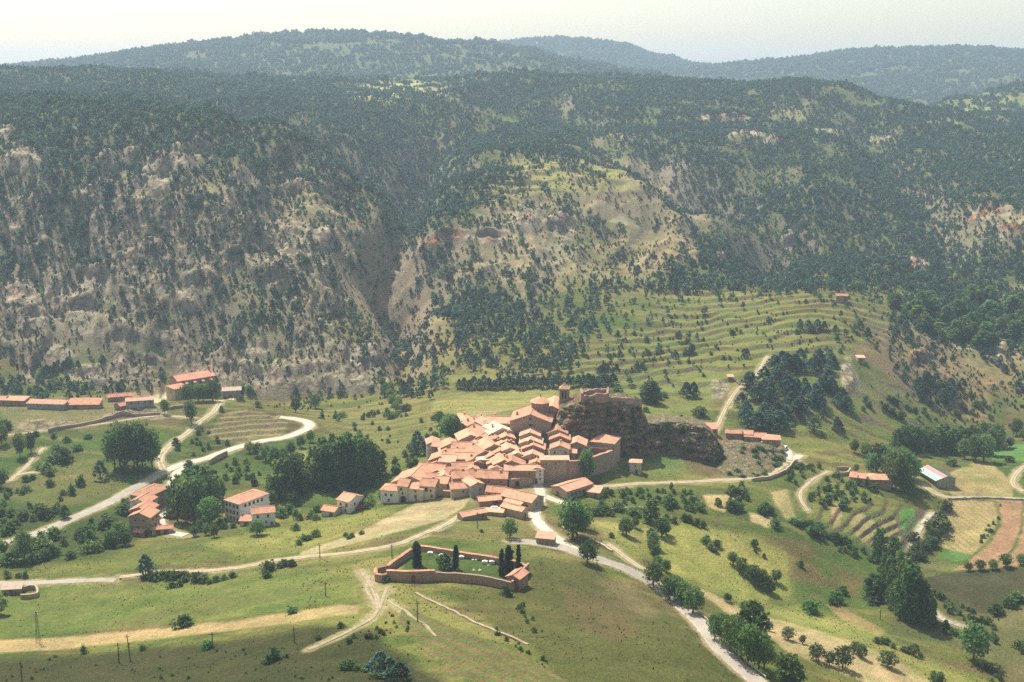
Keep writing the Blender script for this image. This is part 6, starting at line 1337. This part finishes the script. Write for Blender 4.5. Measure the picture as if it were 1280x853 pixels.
tree('bush', 213, 647, 4.5, 'ball shaped bush at the street edge opposite the row houses'); row('bright', [(258, 669, 5), (268, 672, 5.5), (243, 671, 4.5), (250, 664, 5)], 'leafy small tree in front of the guest house grove', 'small trees before the guest house grove')
row('bush', [(280, 661, 3), (291, 660, 2.8), (275, 656, 3), (282, 653, 2.6)], 'rounded garden bush in front of the guest house', 'garden bushes of the guest house'); tree('broad', 322, 669, 6, 'wide low tree in front of the two white houses', None, 1.5); tree('bush', 315, 648, 5, 'dark tree squeezed between the white houses')
row('bush', [(352, 647, 5), (361, 641, 4.5), (347, 643, 4), (375, 650, 3), (370, 645, 3.5), (388, 648, 3), (395, 650, 3), (396, 640, 3.5)], 'garden bush between the white houses', 'garden bushes between the white houses')
tree('brightbush', 370, 663, 3.4, 'single bright shrub in the meadow below the white houses'); row('brightbush', [(380, 676, 3), (395, 671, 3.5), (386, 675, 2.5), (374, 681, 2.5)], 'bright shrub at the left end of the stubble field', 'shrubs at the end of the stubble field')
row('bush', [(432, 671, 2), (440, 672, 2.2), (436, 674, 1.8), (452, 668, 1.8)], 'small shrub on the stubble field', 'shrubs on the stubble field')
strew('bush', [(18, 645), (160, 628), (166, 665), (130, 688), (30, 712), (0, 705), (0, 690)], 44, 2.5, 6, 'dark shrub of the thicket between the left road and the meadow', 'thicket below the left road', 1.1)
strew('bush', [(0, 612), (60, 612), (105, 605), (100, 622), (60, 648), (0, 672)], 26, 2, 4.5, 'dark shrub in the shaded ravine above the left road', 'shaded ravine above the left road', 1.1)
tree('broad', 30, 700, 12, 'tall dark tree rising from the thicket under the left road', None, .8); tree('poplar', 81, 648, 6, 'slim dark tree on the left ravine side', None, 1.6); tree('poplar', 113, 680, 6, 'slim dark tree low in the left thicket', None, 1.8); row('broad', [(150, 676, 8), (140, 684, 7), (156, 682, 7)], 'dark tree left of the row houses', 'dark trees by the row houses', 1.1)
tree('bush', 188, 668, 4, 'dark bush at the foot of the street row')
tree('pine', 182, 721, 8.5, 'lone conical evergreen beside the pale track in the lower left meadow', None, 1.0)
row('greybush', [(335, 714, 4.5), (333, 722, 3), (356, 708, 3), (365, 708, 3), (350, 710, 2.5)], 'grey green willow bush on the meadow track', 'willow bushes along the meadow track', 1.1)
row('greybush', [(246, 727, 4), (254, 728, 3.6), (232, 727, 2.6)], 'wide grey green bush below the meadow track', 'wide bushes below the meadow track', 1.2); row('bush', [(215, 735, 2.5), (225, 733, 2.6), (270, 727, 2.6), (280, 725, 2.4), (290, 722, 2.4), (262, 730, 2)], 'low dark shrub in the row below the meadow track', 'shrub row below the meadow track')
strew('bush', [(0, 722), (150, 720), (238, 717), (240, 722), (150, 727), (0, 730)], 22, 1.5, 3.2, 'low hedge shrub along the lower left road', 'hedge along the lower left road', 1.2)
tree('broad', -2, 768, 7, 'big dark bush like tree on the left picture edge by the shed', None, 1.2); tree('bush', 230, 783, 4.2, 'single dark round bush above the tan field', None, 1.1); tree('bush', 365, 767, 2.6, 'low bush at the upper edge of the tan field', None, 1.2); tree('bush', 104, 817, 3, 'solitary little tree below the tan field', None, .6); tree('bush', 178, 813, 2, 'small dry shrub right of the tall leaning pole'); tree('bush', 260, 811, 3, 'shrub below the tan field near its middle')
row('pine', [(476, 843, 6.5), (488, 846, 5.4), (500, 851, 5.2)], 'dark little pine of the group at the bottom centre', 'pines at the bottom centre', 1.3); row('bush', [(430, 836, 2.6), (438, 836, 3), (447, 838, 2), (460, 838, 2.4), (470, 838, 2)], 'dark shrub in the row left of the bottom pines', 'shrub row left of the bottom pines'); row('bush', [(342, 824, 4), (336, 828, 3), (426, 785, 2), (398, 800, 1.8)], 'dark shrub on the brown bank below the tan field', 'shrubs on the brown bank')
strew('bush', [(0, 822), (180, 815), (330, 808), (400, 812), (420, 853), (0, 853)], 40, .5, 1.3, 'tiny dark shrub on the brown slope at the bottom left', 'tiny shrubs of the bottom slope', 1.2)
strew('bush', [(455, 735), (490, 745), (520, 790), (470, 800), (410, 812), (390, 806), (450, 775)], 26, .6, 1.7, 'small shrub along the stony path below the cemetery', 'shrubs by the stony path', 1.2)
# cemetery
tree('cypress', 521, 708, 9.2, 'tallest broad cypress at the left end of the cemetery', None, 1.5); tree('bush', 556, 711, 6.4, 'round evergreen in the middle of the cemetery', None, .8); tree('cypress', 570, 712, 9, 'slim cypress beside the round evergreen', None, 1.0)
tree('cypress', 627, 719, 9.4, 'left cypress of the group by the chapel', None, 1.0); tree('cypress', 636, 718, 10.6, 'middle and tallest cypress of the group by the chapel', None, 1.3); tree('cypress', 648, 711, 9, 'cypress standing alone behind the chapel', None, 1.0)
tree('bush', 482, 728, 2.2, 'small round bush at the cemetery gate'); tree('greybush', 634, 745, 4.5, 'thin grey tree outside the chapel corner', None, .6)
strew('bush', [(640, 750), (652, 752), (678, 790), (668, 792)], 12, .8, 1.8, 'low shrub in the hedge line running down from the chapel', 'hedge line below the chapel', 1.2)
strew('bush', [(600, 780), (612, 782), (690, 830), (680, 835)], 14, .5, 1.4, 'tiny shrub on the bank beside the vineyard', 'shrubs beside the vineyard', 1.2)
# village surroundings
row('broad', [(560, 552, 11.5), (567, 550, 11), (563, 546, 11)], 'big dark tree at the upper left village edge', 'big dark trees at the village edge', 1.0); tree('bright', 549, 531, 7, 'bright green tree behind the big dark trees'); tree('bush', 544, 548, 4, 'dark shrub left of the big dark trees')
tree('pine', 522, 567, 11, 'tall conifer outside the left village edge', None, .9); tree('pine', 530, 569, 7, 'short conifer leaning toward the left village edge'); tree('bush', 513, 564, 4.5, 'bush left of the tall village conifer')
strew('bush', [(430, 628), (500, 575), (520, 560), (530, 575), (495, 600), (480, 622), (450, 640)], 42, 1.6, 4, 'green bush on the bank falling from the village to the river', 'bushes on the village river bank', 1.1)
strew('brightbush', [(400, 522), (500, 516), (500, 525), (400, 527)], 20, 2, 3.8, 'bush in the long hedge across the valley meadows', 'hedge across the valley meadows', 1.1)
row('bright', [(477, 483, 6), (482, 492, 7), (487, 500, 7), (490, 508, 7), (495, 515, 6), (489, 488, 5), (498, 508, 6)], 'green tree along the stream coming down the gully', 'trees along the gully stream'); tree('greybush', 507, 514, 5, 'grey willow bush right of the gully stream', None, 1.3)
strew('bush', [(400, 508), (470, 505), (560, 525), (545, 560), (500, 560), (430, 545)], 34, 1, 2.6, 'small bush on the terraced valley meadow', 'small bushes of the valley meadow', 1.2)
tree('bright', 637, 672, 7.2, 'small leafy tree standing on the grass below the village barns', None, 1.1); tree('bush', 602, 666, 1.6, 'tiny dark bush below the lowest shed'); tree('bush', 570, 617, 3, 'dark bush against the ochre wall at the stubble field end', None, 1.2)
tree('broad', 733, 603, 14, 'dark ivy clad tree growing in the town wall recess', None, .7); tree('bright', 733, 590, 10, 'bright crowned tree rising over the town wall', None, .8)
row('broad', [(715, 674, 15.5), (722, 671, 12)], 'big dark tree beside the road junction below the village', 'big trees at the road junction', .9); tree('broad', 731, 662, 8, 'smaller tree right of the big junction trees')
tree('broad', 735, 704, 8, 'lone round tree on the edge of the winding road', None, 1.1); tree('broad', 817, 733, 9, 'tree on the outer side of the winding road at mid slope', None, .9)
row('broad', [(819, 700, 6), (816, 692, 5.5), (816, 684, 6), (827, 671, 7.5), (833, 668, 5), (814, 676, 5), (822, 708, 4), (833, 715, 4.5), (824, 716, 3.5)], 'tree of the green chain between the two meadows', 'tree chain between the meadows'); row('broad', [(783, 670, 7.5), (778, 667, 5), (794, 660, 4.5)], 'tree of the small clump in the right hand meadow', 'small clump in the right meadow')
tree('poplar', 814, 653, 10.5, 'dark upright tree above the green chain', None, 2.0); tree('bush', 764, 672, 2.4, 'single little bush in the right hand meadow')
strew('bush', [(728, 640), (760, 632), (800, 640), (790, 648), (740, 650)], 20, 2, 4.2, 'dark bush in the hedge below the entrance barn', 'hedge below the entrance barn'); strew('bush', [(820, 625), (876, 628), (876, 640), (825, 638)], 16, 2, 4.5, 'dark bush in the hedge above the large meadow', 'hedge above the large meadow', 1.1)
strew('brightbush', [(745, 615), (860, 610), (870, 622), (760, 632)], 34, 1, 2.6, 'green shrub below the dirt track east of the village', 'shrubs below the dirt track', 1.2); strew('bush', [(825, 646), (875, 648), (880, 660), (830, 655)], 10, 2, 3.5, 'dark bush on the bank above the yellow meadow', 'bank above the yellow meadow', 1.1)
row('bright', [(836, 750, 8), (845, 751, 8.5), (853, 755, 8), (866, 767, 9), (858, 757, 7)], 'tree of the cluster on the outer side of the winding road', 'tree cluster by the winding road'); row('broad', [(872, 710 + 44, 2.8), (862 + 46, 752, 3.2), (912, 752, 2.6)], 'small tree on the tan strip beside the meadow', 'small trees on the tan strip')
row('bright', [(893, 800, 8), (902, 806, 9.5), (912, 815, 11), (926, 824, 11), (935, 830, 12), (948, 838, 12), (955, 835, 9), (921, 806, 9), (906, 797, 7)], 'leafy tree of the roadside wood at the lower right', 'roadside wood at the lower right', .72); tree('poplar', 937, 806, 14, 'tallest dark tree of the roadside wood', None, 2.0); tree('poplar', 942, 795, 10, 'bright upright tree behind the roadside wood', None, 1.6)
tree('broad', 985, 866, 11, 'large tree at the bottom edge right of the road', None, 1.1); tree('broad', 1170, 862, 6, 'tree crown on the bottom edge far right', None, 1.2)
for lb, px, py, h, w_ in (('thin sapling at the top end of the orchard row', 961, 789, 3.4, .9), ('leaning orchard tree second from the top', 985, 800, 4.2, 1.1), ('bare looking sapling in the orchard row', 972 + 31, 805, 3, .8), ('fresh green orchard tree left of the middle', 1020, 826, 5.4, 1.1), ('slim orchard tree beside the fresh green one', 1037, 832, 4.6, .8), ('largest dark orchard tree in the tan strip', 1053, 835, 7, 1.0), ('pale thin orchard tree behind the largest one', 1068, 816, 3.8, .9), ('leaning green orchard tree right of the largest one', 1076, 822, 4.6, 1.1), ('round orchard tree at the right end of the row with a sharp shadow', 1110, 834, 5.4, 1.2), ('small orchard tree on the grass above the row', 1142, 819, 4, 1.0)): tree('almond', px, py, h, lb, 'orchard trees in the tan strip', w_)
row('bush', [(1130, 815, 2.4), (1136, 816, 2.2), (1150, 820, 1.8), (1096, 804, 2.6), (1106, 805, 2.8), (1116, 810, 2.4)], 'small bush on the grass above the orchard', 'bushes above the orchard'); tree('broad', 1216, 826, 13.5, 'large solitary dark tree on the lower right slope', None, .95); strew('bush', [(1215, 830), (1240, 838), (1258, 855), (1240, 853)], 10, 1.2, 2.6, 'green shrub in the strip below the solitary tree', 'strip below the solitary tree', 1.2)
tree('brightbush', 1014, 765, 5.4, 'ball shaped bright bush alone on the meadow slope', None, 1.0); row('brightbush', [(1045, 753, 5), (1053, 742, 4), (1040, 755, 3.4)], 'bright round bush of the trio on the meadow slope', 'trio of bright bushes'); row('broad', [(916, 706, 5), (926, 716, 6), (941, 729, 7), (950, 733, 7), (958, 738, 6), (970, 728, 5), (935, 722, 5), (964, 741, 4.5)], 'tree of the diagonal clump in the middle of the meadow', 'diagonal clump in the meadow', 1.1)
row('bush', [(881, 679, 3), (888, 687, 3), (896, 683, 3.2), (893, 690, 2.6), (884, 675, 2.4)], 'bush of the small cluster on the meadow bank', 'bush cluster on the meadow bank'); tree('bush', 1001, 709, 3.4, 'small dark upright shrub on the brown meadow', None, .7); row('bush', [(943, 683, 3.4), (955, 697, 2), (944, 690, 2)], 'narrow dark shrub beside the sunken wall', 'shrubs beside the sunken wall', .8)
row('poplar', [(1105, 735, 15), (1110, 750, 18), (1116, 760, 20), (1122, 768, 21), (1129, 774, 22), (1136, 777, 21), (1143, 778, 20), (1150, 779, 18), (1158, 781, 15), (1112, 735, 17), (1122, 745, 19), (1132, 755, 19), (1142, 760, 18), (1152, 770, 15), (1165, 782, 11)], 'tall dark poplar in the line along the right hand stream', 'poplars along the right stream', .85); row('poplar', [(1098, 702, 15), (1116, 712, 15)], 'dark spire like tree at the head of the stream poplars', 'head of the stream poplars', 1.1)
tree('poplar', 1091, 747, 10, 'separate dark tree left of the stream poplars', None, 2.2); tree('greybush', 1092, 754, 4, 'pale bush at the foot of the separate dark tree', None, 1.2)
row('greybush', [(1141, 676, 5), (1171, 664, 8), (1175, 652, 6), (1182, 638, 6), (1163, 683, 5.5), (1145, 692, 5.5), (1137, 700, 5), (1155, 688, 5), (1166, 672, 5.5), (1150, 700, 5), (1180, 660, 5), (1140, 715, 5), (1132, 725, 5)], 'grey green willow along the dry stream bed', 'willows along the dry stream')
row('broad', [(1210, 714, 4), (1225, 713, 4.4), (1241, 712, 4.4), (1257, 709, 5.6), (1276, 706, 4.6)], 'round tree in the row between the red and the dark field', 'tree row between the two fields', 1.2); row('bush', [(1244, 767, 4.5), (1261, 758, 5), (1270, 752, 5)], 'dark bush on the lower edge of the dark field', 'bushes on the dark field edge', 1.1)
strew('bush', [(1152, 735), (1165, 738), (1250, 785), (1240, 792), (1165, 757)], 26, 1.4, 3, 'dark hedge shrub curving along the dark field', 'hedge along the dark field', 1.2); strew('bush', [(1165, 780), (1205, 785), (1290, 812), (1290, 822), (1180, 795)], 20, 1.4, 3, 'dark shrub in the hedge at the bottom right fields', 'hedge at the bottom right', 1.2)
strew('bush', [(1240, 650), (1250, 632), (1256, 640), (1250, 655), (1226, 682), (1220, 680)], 12, 1.2, 2.4, 'low shrub on the strip between the ploughed fields', 'shrub strip between the ploughed fields', 1.0)
row('broad', [(1096, 590, 14), (1112, 600, 15), (1119, 612, 19), (1128, 606, 17), (1090, 594, 11), (1140, 600, 11), (1105, 592, 14), (1130, 596, 14)], 'dark tree of the grove beside the valley farmhouses', 'grove beside the valley farmhouses', .9); tree('bright', 1121, 588, 12, 'bright green tree standing out of the valley farm grove'); tree('broad', 1135, 616, 8, 'round dark tree at the farm grove end by the track'); row('broad', [(1068, 566, 7), (1081, 572, 8), (1070, 590, 4)], 'dark tree left of the valley farm grove', 'dark trees left of the farm grove')
row('poplar', [(x, 567 - 4 * ((x * 7) % 3) / 2, 13.5 + ((x * 13) % 5) * .5) for x in range(1122, 1222, 7)], 'poplar in the row behind the tan field', 'straight poplar row behind the tan field', 1.4); row('broad', [(1206, 574, 11), (1218, 577, 14), (1230, 578, 15), (1240, 570, 15), (1228, 560, 15), (1244, 560, 14), (1214, 565, 13)], 'big dark tree at the right end of the poplar row', 'big trees at the poplar row end', .9)
tree('bush', 1190, 582, 5, 'dark bush above the striped barn'); row('broad', [(1270, 545, 10), (1262, 560, 6), (1240, 548, 5), (1280, 550, 7)], 'dark tree by the tiny orange house', 'trees by the tiny orange house'); tree('bush', 1262, 578, 4, 'bush in the corner of the tan field')
strew('bush', [(885, 640), (925, 605), (960, 635), (985, 655), (960, 665), (940, 640)], 28, 2, 4.5, 'dark bush along the sunken lane in the right meadows', 'bushes along the sunken lane', 1.1); strew('bush', [(985, 655), (1000, 650), (1080, 690), (1100, 705), (1060, 695)], 24, 2, 4.5, 'dark bush in the hedge under the small stubble plots', 'hedge under the stubble plots', 1.1); strew('bush', [(1000, 605), (1020, 590), (1060, 600), (1110, 620), (1060, 640), (1010, 630)], 40, 1.6, 4, 'dark bush on the overgrown bank below the farmhouses', 'overgrown bank below the farmhouses', 1.1)
strew('bush', [(975, 600), (1000, 580), (1050, 590), (1040, 602), (980, 606)], 22, 1.6, 3.4, 'dark bush below the concrete ramp', 'bushes below the concrete ramp', 1.1)
# beyond the village
row('poplar', [(808, 503, 11), (813, 504, 13.5), (818, 503, 9)], 'tall soft tree of the group on the meadow behind the castle', 'tall trees behind the castle', 2.0); row('bush', [(824, 499, 5), (830, 497, 4), (757, 492, 5), (772, 492, 5), (750, 493, 4)], 'bush on the meadow behind the castle', 'bushes behind the castle'); row('pine', [(858, 497, 9), (867, 497, 9)], 'dark pine of the pair on the meadow behind the castle', 'pair of pines behind the castle', 1.1)
tree('bush', 875, 521, 6.5, 'large bush above the layered cliff', None, 1.1); tree('bush', 852, 525, 3.4, 'small dark bush on the cliff edge'); tree('bush', 807, 515, 3.4, 'small dark bush right of the castle wall')
strew('pine', [(922, 520), (935, 475), (975, 447), (1040, 450), (1052, 478), (1030, 502), (1000, 522), (960, 545), (930, 535)], 66, 6.5, 10, 'dark pine of the grove covering the knoll', 'pines of the knoll', 1.25); strew('pine', [(1000, 500), (1060, 480), (1070, 520), (1050, 545), (1000, 545)], 16, 5, 8, 'dark pine scattered on the slope right of the knoll', 'scattered pines right of the knoll', 1.2); strew('pine', [(1140, 475), (1200, 470), (1210, 500), (1160, 508)], 18, 6, 9, 'dark pine of the patch on the reddish slope', 'pine patch on the reddish slope', 1.2)
strew('bush', [(1060, 500), (1230, 495), (1240, 525), (1060, 530)], 34, 2, 4.5, 'dark bush on the broken terraces to the right', 'bushes on the broken terraces', 1.1)
row('pine', [(574 + k * 6.2, 486 - k * .15 + (k * 37 % 5) * .6, 6 + (k * 53 % 7) * .35) for k in range(32)], 'pine of the straight row along the top of the valley meadow', 'pine row above the valley meadow', 1.1)
strew('bush', [(1115, 372), (1290, 372), (1290, 440), (1200, 430), (1130, 415)], 0 + 1, 4, 6, 'dark bush at the edge of the far valley wood', 'edge of the far valley wood'); strew('poplar', [(1115, 385), (1180, 370), (1290, 372), (1290, 450), (1230, 440), (1150, 425)], 60, 9, 14, 'dark broad crowned tree of the far right valley wood', 'wood in the far right valley', 2.0)
strew('bush', [(740, 440), (850, 380), (1060, 380), (1110, 400), (1100, 440), (930, 450), (880, 490), (800, 480)], 60, 1.4, 3.2, 'small bush on the banks of the terraced fields', 'bushes of the terraced fields', 1.2); row('pine', [(1000, 414, 6), (1010, 413, 7), (1022, 412, 7), (1030, 413, 6), (1014, 416, 6), (1000, 408, 5), (1075, 412, 6), (1068, 414, 5), (1084, 425, 8), (865, 440, 5), (863, 444, 5), (858, 430, 4)], 'dark tree of the small clumps between the terraces', 'tree clumps between the terraces', 1.2)
for V_, n_, sd in ((ROCKV1, 40, 1), (ROCKV2, 26, 2), (ROCKV3, 30, 3)):
    r = random.Random(sd)
    for k in range(n_):
        j, i = r.randrange(4, 44), r.randrange(4, 106); x, y, z = V_[j, i]; e = plant('bush', x, y, r.uniform(1.2, 2.8), *[('dark shrub clinging to the castle rock', 'shrubs on the castle rock'), ('dark shrub clinging to the layered cliff', 'shrubs on the layered cliff'), ('low shrub on the brown rocky slope under the red roofed row', 'shrubs on the brown slope')][sd - 1], 1.2); e.location[2] = z - .5

nb_ = sum(1 for o in bpy.data.objects if o.name.startswith('bush'))
LATER = [(a, *hit(a[1], a[2])) for a in LATER]; LATER.sort(key=lambda q: -q[0][3] * q[0][6] / q[2])
for a, X, Y in LATER[:max(0, 298 - nb_)]: plant(a[0], X, Y, *a[3:])
small = [(a, X, Y) for a, X, Y in LATER[max(0, 298 - nb_):]]
scatter('low_shrubs', [(X, Y, ground(X, Y) - .1) for a, X, Y in small], np.array([a[3] * 1.15 for a, X, Y in small]), [joined('bush', M['broad'], 16, 12, .1, 190 + k) for k in range(4)], 8)

# the 300 pines of the mountain woods that show largest stand alone; the rest are one wood
pp, pq = proj(PINE[:, 0], PINE[:, 1], PINE[:, 2]); seen = vis(PINE[:, 0], PINE[:, 1], PINE[:, 2], PSZ * .6) & (pp > 0) & (pp < 1280)
n_done = sum(1 for o in bpy.data.objects if o.name.startswith('pine_tree'))
order = np.argsort(-(PSZ / PINE[:, 1]) * seen)[:max(0, 300 - n_done)]
for k in order:
    x = pp[k]; y = pq[k]
    lb, g_ = (('pine on the stony foot of the left mountain', 'pines at the left mountain foot') if x < 330 else ('pine on the pale scree right of the left cliff', 'pines on the pale scree') if x < 510 else ('pine on the wooded slope above the valley meadow', 'pines on the slope above the meadow') if x < 760 else ('pine standing among the terraced fields', 'pines among the terraces') if x < 1110 else ('pine on the slope of the far right valley', 'pines of the right valley'))
    plant('pine', PINE[k, 0], PINE[k, 1], PSZ[k] * 1.05, lb, g_)
rest = np.ones(len(PINE), bool); rest[order] = False
PINE, PSZ = PINE[rest], PSZ[rest]

#TAIL
scatter('pine_woods', PINE, PSZ, pine_protos, 4)

# ------------------------------------------------------------------ the air between here and the far ridges
def haze():
    x0, x1, y0, y1, z0, z1 = -13000, 13000, -1200, 8400, -60, 360
    V = [(x, y, z) for x in (x0, x1) for y in (y0, y1) for z in (z0, z1)]
    Fc = [(0, 1, 3, 2), (4, 6, 7, 5), (0, 4, 5, 1), (2, 3, 7, 6), (0, 2, 6, 4), (1, 5, 7, 3)]
    m = bpy.data.materials.new('haze'); m.use_nodes = True; nt = m.node_tree; nt.nodes.remove(nt.nodes['Principled BSDF'])
    v = nt.nodes.new('ShaderNodeVolumePrincipled'); v.inputs['Color'].default_value = (.60, .78, 1.0, 1); v.inputs['Density'].default_value = 1.4e-4
    v.inputs['Anisotropy'].default_value = .2
    nt.links.new(v.outputs[0], nt.nodes['Material Output'].inputs['Volume'])
    tag(link('haze', mesh_from('haze', V, Fc, [m])), kind='stuff')
haze()
